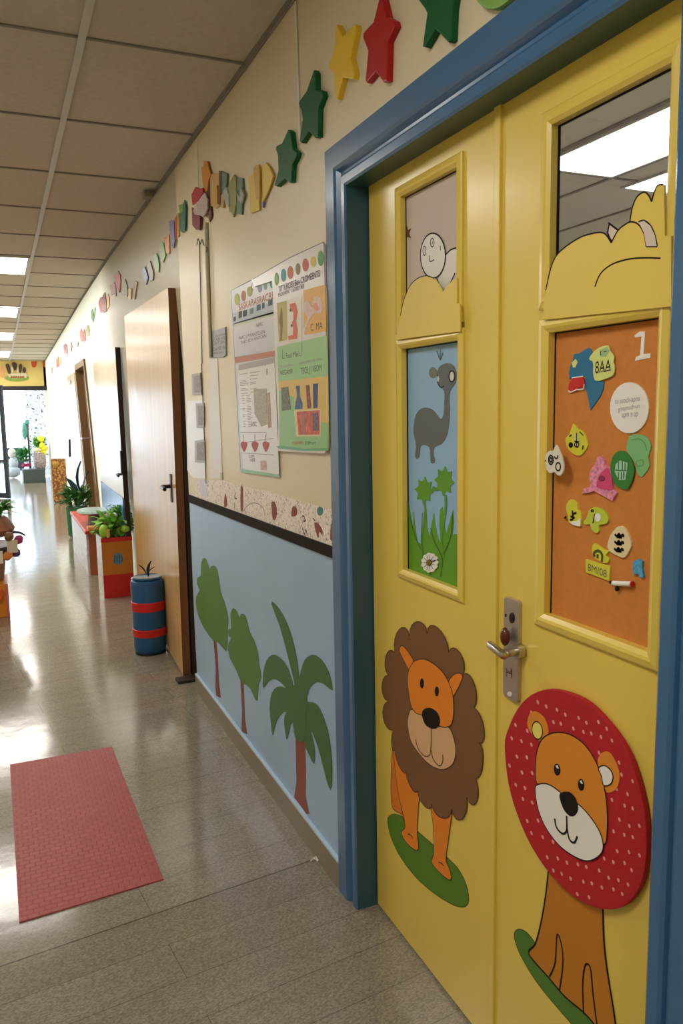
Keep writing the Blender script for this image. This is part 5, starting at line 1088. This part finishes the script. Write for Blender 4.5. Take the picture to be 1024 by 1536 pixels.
plant('leafy_plant', 'green leafy plant rising behind the pink flowers', 'plant', 36, 692, yt+.22, .09, .34, 80, .16, .06, '#3f8a4a')
plant('leafy_plant', 'light green bush behind the yellow flowers', 'plant', 60, 672, yt+.25, .11, .26, 80, .14, .06, '#6fae4a')
vs = thing('patterned_vase', 'grey patterned vase standing in the dark trough', 'vase', (YP(61, 706, yt+.06).x, yt+.06, .28))
c = YP(61, 706, yt+.1); bm = bmesh.new(); lathe(bm, c.x, yt+.12, [(.09,.301),(.12,.34),(.13,.5),(.12,.6),(.13,.64)], 20); obj('vase_body', bm, mat('vase_pattern', '#9b9096', .4, noise=.6, nscale=30), vs, smooth=True)
c = YP(66, 668, yt+.1); fb = thing('yellow_bouquet', 'bright yellow flower bunch above the patterned vase', 'flowers', (c.x, yt+.1, .7))
bm = bmesh.new()
for k in range(9): blob(bm, (c.x+random.uniform(-.07,.03), yt+.1+random.uniform(-.04,.04), c.z+random.uniform(-.17,.17)), .06, .05, .07, 1, .15)
obj('blossoms', bm, mat('bright_yellow_bloom', '#e8dc2e', .5), fb)
bm = bmesh.new(); tube(bm, [(c.x-.03, yt+.12, .6), (c.x-.02, yt+.1, c.z-.1)], .012, 6); obj('stems', bm, M_green, fb)
bm = bmesh.new()
for k in range(8): blob(bm, (YP(55,680,yt).x+random.uniform(-.06,.06), yt+.08, YP(55,680,yt).z+random.uniform(-.1,.1)), .035, .03, .035, 1, .2)
tag(obj('white_blossoms', bm, mat('cream_bloom', '#dcd8b4', .5)), 'cream white blossoms left of the yellow bunch', 'flowers')
pb = YP(46, 705, yt+.18); pt = YP(46, 632, yt+.18)
po = thing('display_pole', 'dark pole with teal hanging figure behind the trough plants', 'pole', (pb.x, yt+.36, 0))
bm = bmesh.new(); tube(bm, [(pb.x, yt+.36, 0), (pb.x, yt+.36, pt.z)], .022, 8); obj('pole', bm, mat('pole_dark', '#4a4248', .5), po)
bm = bmesh.new(); blob(bm, (pb.x-.06, yt+.36, pt.z-.22), .06, .05, .20, 2, .12); blob(bm, (pb.x+.0, yt+.36, pt.z-.02), .05, .05, .07, 1, .1); obj('figure', bm, mat('teal_figure', '#4d8f90', .5, noise=.3, nscale=20), po, label='teal hanging figure')
# patterned screen beyond the opening
def screen_mat():
    m = bpy.data.materials.new('leaf_print_curtain'); m.use_nodes = True; nt = m.node_tree; b = nt.nodes['Principled BSDF']; b.inputs['Roughness'].default_value = .7; L = nt.links.new
    tc = nt.nodes.new('ShaderNodeTexCoord'); n = nt.nodes.new('ShaderNodeTexNoise'); n.inputs['Scale'].default_value = 11; n.inputs['Detail'].default_value = 3; n.inputs['Distortion'].default_value = 2.5; L(tc.outputs['Object'], n.inputs['Vector'])
    r = nt.nodes.new('ShaderNodeValToRGB'); e = r.color_ramp.elements; e[0].position = .38; e[0].color = hexc('#3b4454'); e[1].position = .46; e[1].color = hexc('#f2f3f6'); L(n.outputs['Fac'], r.inputs[0]); L(r.outputs[0], b.inputs['Base Color'])
    tr = nt.nodes.new('ShaderNodeBsdfTranslucent'); L(r.outputs[0], tr.inputs[0]); ms = nt.nodes.new('ShaderNodeMixShader'); ms.inputs[0].default_value = .22
    out = nt.nodes['Material Output']; L(b.outputs[0], ms.inputs[1]); L(tr.outputs[0], ms.inputs[2]); L(ms.outputs[0], out.inputs[0]); return m
sx0 = YP(36.5, 600, 20).x
bm = bmesh.new(); prof = [(sx0+i*.04, 20+.02*math.sin(i*1.9)) for i in range(30)]
lo_ = [bm.verts.new((x, y, .02)) for x, y in prof]; hi_ = [bm.verts.new((x, y, 3.19)) for x, y in prof]
for i in range(29): bm.faces.new((lo_[i], lo_[i+1], hi_[i+1], hi_[i]))
bmesh.ops.solidify(bm, geom=bm.faces[:], thickness=.004)
tag(obj('patterned_curtain', bm, screen_mat()), 'white curtain with grey leaf pattern at right of the bright opening', 'curtain')
# dark sofa and white pieces beyond
sf = thing('dark_bench', 'dark green upholstered bench seen through the end opening', 'bench', (.3, 20.3, 0))
a = YP(4, 672, 20.3).x; b = YP(34, 672, 20.3).x; zt_ = YP(20, 672, 20.3).z
obj('backrest', B(a, b, 20.45, 20.55, .3, zt_, bevel=.03), mat('bench_fabric', '#3b4c4c', .7), sf); obj('seat', B(a, b, 20.0, 20.46, .14, .40, bevel=.03), MATS['bench_fabric'], sf)
for x_ in (a+.04, b-.04): obj('leg', B(x_-.02, x_+.02, 20.05, 20.09, 0, .15), M_dark, sf)
c = YP(18, 682, 19.8); tt = thing('plush_figure', 'pale grey white plush figure sitting before the dark bench', 'toy', (c.x, 19.8, 0))
zb = YP(18, 705, 19.8).z
bm = bmesh.new(); blob(bm, (c.x, 19.85, .14), .17, .14, .14); blob(bm, (c.x+.02, 19.85, .34), .11, .10, .16); obj('body', bm, mat('plush_grey', '#aeb8bc', .8, bump=.3, bscale=40), tt, smooth=True)
bm = bmesh.new(); blob(bm, (c.x, 19.83, .58), .09, .09, .12); obj('head', bm, mat('plush_cream', '#cfcabc', .8, bump=.3, bscale=40), tt, smooth=True)
# glazed door leaf standing open at left of the opening
gd = bpy.data.objects.new('door_7', None); COL.objects.link(gd); gd.location = (.1, 14, 0); gd['kind'] = 'structure'
gx0 = .115; yy0 = 15.0; gx1 = -.65; yy1 = 15.7
def rot_box(bm, s0, s1, z0, z1, th=.04):
    D = Vector((gx1-gx0, yy1-yy0, 0)); D.normalize(); Nn = Vector((-D.y, D.x, 0)); o_ = Vector((gx0, yy0, 0))
    vs = [bm.verts.new(o_+D*s+Nn*n+Vector((0,0,z))) for s in (s0, s1) for n in (-th/2, th/2) for z in (z0, z1)]
    for k in ((0,1,3,2),(4,6,7,5),(0,4,5,1),(2,3,7,6),(0,2,6,4),(1,5,7,3)): bm.faces.new([vs[i] for i in k])
bm = bmesh.new(); rot_box(bm, 0, .07, .01, 1.98); rot_box(bm, .95, 1.02, .01, 1.98); rot_box(bm, .07, .95, .01, .1); rot_box(bm, .07, .95, 1.9, 1.98); obj('frame', bm, mat('navy_metal', '#27324a', .35), gd)
bm = bmesh.new(); rot_box(bm, .07, .95, .1, 1.9, .008); obj('glass', bm, M_glass, gd)

# ------------------------------------------------------------------ left edge stack of toys
ye = 6.2
ob = thing('toy_crate', 'orange crate on the floor at the left edge', 'crate', (-.22, 6.4, 0))
obj('crate_body', B(-.45, -.03, ye, ye+.4, 0, .25, bevel=.008), mat('crate_orange', '#e08a1c', .45), ob); obj('crate_side', B(-.03, -.012, ye+.01, ye+.39, .0, .249), mat('crate_pink', '#d4788a', .5), ob, label='pink side')
bm = bmesh.new(); tube(bm, smooth_open([(-.12, ye-.012, .2), (-.07, ye-.02, .22), (-.055, ye-.02, .17), (-.09, ye-.02, .13), (-.13, ye-.012, .10)], 4), .012, 8); obj('handle_loop', bm, mat('crate_red_orange', '#d8661e', .4), ob, smooth=True)
pst = thing('display_stand', 'brown tiered display stand with bowls on top of orange crate', 'stand', (-.2, 6.42, .25))
bm = bmesh.new(); lathe(bm, -.2, 6.42, [(.165,.252),(.168,.27),(.185,.40),(.15,.41)], 24); obj('post', bm, mat('stand_brown', '#a07a5c', .5), pst, smooth=True)
bm = bmesh.new(); lathe(bm, -.2, 6.42, [(.15,.405),(.24,.42),(.27,.50),(.265,.52),(.2,.50)], 28); obj('lower_bowl', bm, mat('stand_dark', '#4b4048', .5, noise=.5, nscale=20), pst, smooth=True)
bm = bmesh.new(); lathe(bm, -.2, 6.42, [(.12,.50),(.13,.56),(.25,.60),(.27,.64),(.26,.66),(.22,.72),(.2,.73)], 28); obj('upper_bowl', bm, mat('stand_brown2', '#94604a', .5, noise=.25, nscale=18), pst, smooth=True)
random.seed(11)
cols = [('#e8e2d4','white paper piece'),('#c23a7a','magenta bow'),('#6a4a8a','purple ribbon'),('#e08a3c','orange flower'),('#24283c','navy disc'),('#d6cdb8','cream card'),('#7a5a3a','brown cone')]
spots = [(-.06,6.18,.46),(.085,6.35,.55),(.06,6.25,.47),(.0,6.19,.46),(-.09,6.16,.52),(.045,6.2,.53),(.02,6.2,.60)]
for (c_, nm), p in zip(cols, spots):
    bm = bmesh.new(); blob(bm, p, .035, .03, .035, 2, .12)
    if 'paper' in nm or 'card' in nm: bm.free(); bm = bmesh.new(); box(bm, p[0]-.045, p[0]+.03, p[1]-.012, p[1]-.004, p[2]-.05, p[2]+.045, bevel=.003)
    tag(obj('craft_piece', bm, mat('craft_'+c_[1:], c_, .5)), '%s on the tiered stand at the left edge' % nm, 'craft piece')
bm = bmesh.new(); tube(bm, [(.05, 6.3, .62), (.10, 6.3, .61), (.135, 6.3, .585)], [.012,.010,.006], 6); tag(obj('marker_pen', bm, mat('pen_navy', '#3a4260', .4)), 'dark pen sticking out to the right of the tiered stand', 'pen')
tpn = thing('leafy_plant', 'small green plant on top of the left display stand', 'plant', (-.12, 6.42, .73)); obj('foliage', foliage((-.14, 6.42, .72), .22, .14, 120, .11, .04), mat('stand_plant_green', '#4f8e3c', .5, noise=.3, nscale=20), tpn)
